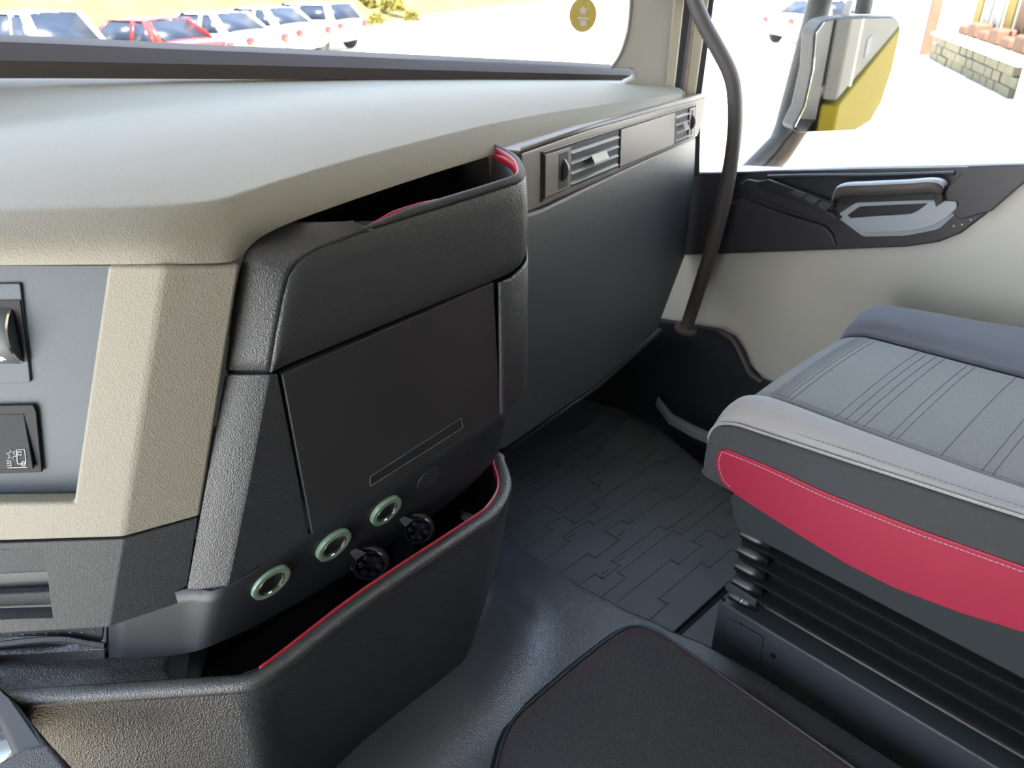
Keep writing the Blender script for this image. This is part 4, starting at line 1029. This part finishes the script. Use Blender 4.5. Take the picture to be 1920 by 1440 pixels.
def car_thing(name, label, rear, heading, paint, group, L_=4.35, W_=1.75, Hh=1.46, hatch=False):
    """rear: ground point under the middle of the rear bumper; heading: unit vector to the front"""
    h = Vector((heading[0], heading[1], 0)).normalized()
    s = Vector((h.y, -h.x, 0))
    r = V3(rear)
    t = thing(name, label, 'car', r, group)
    def P(x, y, z):
        return r + h * x + s * y + Vector((0, 0, z))
    # body: stations along x, half section (y, z)
    sta = []
    for x, wz, zb, zt in ((.0, .70, .45, .78), (.06, .80, .30, .96), (.45, .85, .24, 1.02), (1.2, .875, .22, .96), (2.4, .875, .22, .94), (3.2, .865, .22, .92), (3.9, .82, .25, .80), (4.25, .72, .32, .66), (4.35, .60, .40, .56)):
        x *= L_ / 4.35
        sta.append([P(x, -wz * .96, zb), P(x, -wz, zb + (zt - zb) * .45), P(x, -wz * .97, zt - .05), P(x, -wz * .86, zt), P(x, 0, zt + .025), P(x, wz * .86, zt), P(x, wz * .97, zt - .05), P(x, wz, zb + (zt - zb) * .45), P(x, wz * .96, zb)])
    nc = 9
    verts = [p for r_ in sta for p in r_]
    faces = [(i * nc + j, i * nc + j + 1, (i + 1) * nc + j + 1, (i + 1) * nc + j) for i in range(len(sta) - 1) for j in range(nc - 1)]
    faces += [tuple(range(nc)), tuple(range((len(sta) - 1) * nc, len(sta) * nc))[::-1]]
    faces += [(i * nc, (i + 1) * nc, (i + 1) * nc + nc - 1, i * nc + nc - 1) for i in range(len(sta) - 1)]
    O('body', verts, faces, paint, t, sub=1, ang=60)
    # greenhouse
    xr0, xr1 = (.18, .55) if hatch else (.62, 1.25)
    xf1, xf0 = 2.45, 3.25
    k = L_ / 4.35
    def G(x, y, z):
        return P(x * k, y, z)
    zt, zb = Hh, .97
    roof = [[G(xr1 - .08, -.60, zt - .06), G(xr1, -.3, zt - .015), G(xr1, .3, zt - .015), G(xr1 - .08, .60, zt - .06)],
            [G(1.8, -.64, zt - .03), G(1.8, -.32, zt + .005), G(1.8, .32, zt + .005), G(1.8, .64, zt - .03)],
            [G(xf1, -.61, zt - .06), G(xf1, -.3, zt - .02), G(xf1, .3, zt - .02), G(xf1, .61, zt - .06)]]
    sheet('roof', roof, paint, t, face_to=r + Vector((0, 0, 30)), solid=.04, sub=1, ang=80)
    O('rear_window', [G(xr0, -.68, zb), G(xr0, .68, zb), G(xr1 - .06, .57, zt - .06), G(xr1 - .06, -.57, zt - .06)], [(0, 1, 2, 3)], 'car_glass', t, solid=.02)
    O('windscreen', [G(xf0, -.72, zb - .02), G(xf0, .72, zb - .02), G(xf1, .58, zt - .06), G(xf1, -.58, zt - .06)], [(0, 1, 2, 3)], 'car_glass', t, solid=.02)
    for q in (-1, 1):
        def S(x, z):
            tt = (z - zb) / (zt - .06 - zb)
            return G(x, q * (.775 - .165 * tt), z)
        zl, zh = zb + .01, zt - .10
        for a0, a1, b0_, b1_ in ((xr0 + .32, 1.62, xr1 + .10, 1.62), (1.70, xf0 - .22, 1.70, xf1 - .02)):
            O('side_window', [S(a0, zl), S(a1, zl), S(b1_, zh), S(b0_, zh)], [(0, 1, 2, 3)], 'car_glass', t, solid=.015)
        def bar(a0, a1, b0_, b1_):
            O('pillar', [S(a0, zb - .02), S(a1, zb - .02), S(b1_, zt - .05), S(b0_, zt - .05)], [(0, 1, 2, 3)], paint, t, solid=.05)
        bar(xr0 - .02, xr0 + .34, xr1 - .12, xr1 + .12)
        bar(1.60, 1.72, 1.60, 1.72)
        bar(xf0 - .24, xf0 + .02, xf1 - .04, xf1 + .04)
        O('tail_lamp', [P(-.01, q * .50, .72), P(-.01, q * .78, .72), P(.03, q * .80, .90), P(.03, q * .52, .90)], [(0, 1, 2, 3)], 'tail_red', t, solid=.05)
        O('indicator', [P(-.015, q * .66, .66), P(-.015, q * .78, .66), P(-.01, q * .78, .72), P(-.01, q * .66, .72)], [(0, 1, 2, 3)], 'tail_amber', t, solid=.05)
        for x in (.78, 3.45):
            c = P(x * k, q * .80, .31)
            wl_ = lathe('wheel', [(0, .07), (.19, .07), (.20, .09), (.29, .10), (.31, .07), (.31, -.09), (0, -.09)], c, s * q, 'car_tyre', t, n=24)
            lathe('rim', [(0, .075), (.05, .085), (.17, .075), (.185, .095)], c, s * q, 'car_rim', wl_, n=20)
    O('number_plate', [P(-.02, -.26, .56), P(-.02, .26, .56), P(-.01, .26, .68), P(-.01, -.26, .68)], [(0, 1, 2, 3)], 'print_white', t, solid=.02)
    return t


CARS = 'cars parked in the yard'
CH = (-0.35, 0.937)
ROW0, ROWD = V3((8.6727,19.2016,-1.4000)), Vector((.84, .542, 0))
CAR_SPOTS = [
    ('white_car', 'white car nearest the cab, first at the left of the parked row', ROW0 - ROWD * 2.9 + Vector((-.35, .937, 0)) * .8, 'car_white', False),
    ('red_car', 'red saloon car between the white ones in the parked row', ROW0, 'car_red', False),
    ('white_car', 'white saloon parked directly behind the red car', ROW0 + ROWD * 2.8, 'car_white', False),
    ('white_car', 'white saloon in the row, second from its far end', ROW0 + ROWD * 5.6, 'car_white', False),
    ('white_car', 'white hatchback at the far end of the parked row', ROW0 + ROWD * 8.5, 'car_white', True),
]
for nm, lb, p, pt, ht in CAR_SPOTS:
    car_thing(nm, lb, p, CH, pt, CARS, hatch=ht, Hh=1.74 if 'nearest' in lb else 1.46)

car_thing('white_car', 'white car parked alone far across the yard beyond the wing mirror', (27.9562,15.1178,-1.4000), (.95, -.3), 'car_white', CARS)

# dry grassy bank rising behind the cars
bk = []
rngb = random.Random(3)
BF = catmull([(-22, 46, -1.4), (2.3, 38.5, -1.4), (14.8, 33.0, -1.4), (20.0, 31.5, -1.4), (27.4, 36.4, -1.4), (37.7, 41.8, -1.4), (51, 46.3, -1.4), (80, 50, -1.4)], 12)
for i in range(14):
    t = i / 13
    r = []
    for q in BF:
        p = q + Vector((.23, .97, 0)) * (t * 36) + Vector((0, 0, 11 * t ** 1.15 + rngb.uniform(-.25, .25) * (t > 0)))
        r.append(p)
    bk.append(r)
tag(sheet('bank', bk, 'dry_grass', face_to=(10, 0, 60), ang=80), 'dry grassy bank behind the parked cars', kind='structure')
# shrubs on the bank
def shrub(name, label, c, r, mat='bush_yellow', n=46, seed=0):
    q = random.Random(seed)
    verts, faces = [], []
    c = V3(c)
    for _ in range(n * 6):
        d = Vector((q.gauss(0, 1), q.gauss(0, 1), abs(q.gauss(0, .8)))).normalized() * r * (.45 + .55 * q.random())
        p = c + d
        w = r * .16
        a = Vector((q.uniform(-1, 1), q.uniform(-1, 1), q.uniform(-.3, 1))).normalized() * w
        b_ = a.cross(Vector((q.uniform(-1, 1), q.uniform(-1, 1), q.uniform(-1, 1)))).normalized() * w * .6
        k = len(verts)
        verts += [p - a, p + b_, p + a, p - b_]
        faces.append((k, k + 1, k + 2, k + 3))
    o = O(name, verts, faces, mat, None, fix=False)
    return tag(o, label, 'shrub', 'shrubs on the dry bank')
for i, (nm, p, r) in enumerate((('yellow-green shrub at the foot of the bank above the far car', (26.1492,38.7384,-0.9000), 1.1), ('rounded yellow shrub on the bank beside the far car', (26.7873,36.5529,-1.0000), .75), ('tiny yellow tuft nearest the bright yard at the end of the bank', (24.3614,31.7913,-1.2000), .5), ('low tuft beside the far hatchback tail', (23.2598,33.0697,-1.3000), .45), ('dry shrub high on the bank above the red car', (20.5815,55.1619,-0.6000), 1.2), ('dry shrub high on the bank above the first white car', (15.0128,55.9004,-0.6000), 1.3))):
    shrub('shrub', nm, p, r, seed=i)
# stray building at the passenger side
bd = thing('workshop_building', 'white workshop front with rusty open bay and low stone wall across the yard', 'building', (28.4245,10.0131,-1.4000))
g0, g1 = V3((28.0609,9.9097,-1.4000)), V3((19.7991,4.9569,-1.4000))
gd = (g1 - g0).normalized(); gn = Vector((gd.y, -gd.x, 0))
if gn.dot(EYE - g0) < 0:
    gn = -gn
gl = (g1 - g0).length
def bq(name, s0, s1, z0, z1, off, th, mat, **k):
    a = g0 + gn * off
    return prism(name, [a + gd * s0 + Vector((0, 0, z0)), a + gd * s1 + Vector((0, 0, z0)), a + gd * s1 + Vector((0, 0, z1)), a + gd * s0 + Vector((0, 0, z1))], -gn * th, mat, bd, **k)
bq('facade', -40, -.2, 0, 7, 0, .5, 'wall_white')
bq('facade', gl, gl + 14, 0, 7, 0, .5, 'wall_white')
bq('door_post', -.25, .05, 0, 7, .12, .3, 'rust')
bq('bay_back', 0, gl, 0, 7, -2.2, .2, 'wall_white')
bq('wall_coping', .8, gl, .68, .75, .12, .45, 'concrete')
for i in range(14):
    for j in range(3):
        s0 = .8 + (gl - .8) * (i + (.5 if j % 2 else 0)) / 14.5
        bq('stone', s0 + .03, s0 + (gl - .8) / 14.5 - .03, j * .225 + .01, j * .225 + .215, rngb.uniform(.02, .08), .3, 'stone')
for i in range(12):
    s0 = .9 + (gl - 1.2) * i / 12
    bq('stored_sheet', s0, s0 + gl / 13, .76, 3.4 + rngb.uniform(-.5, .8), -.9 - .08 * (i % 3), .06, ('tarp_yellow', 'yard_grey', 'rust', 'yard_grey')[i % 4])
for i in range(7):
    s0 = 1.6 + (gl - 2) * i / 7
    bq('stored_block', s0, s0 + .8, .75, 1.02 + .12 * (i % 2), -.4, .5, 'rust', bevel=.08)

# daylight portals in the windows and the added driver doorway
portal('portal_door', (-0.97, 0.47, 0.84), (1, 0, 0), 1.64, 1.64)
portal('portal_window', (1.72, 0.55, 1.22), (-1, 0, 0), 1.6, .95)
portal('portal_windscreen', (0.40, 1.36, 1.25), (0, -1, 0), 2.7, .6)
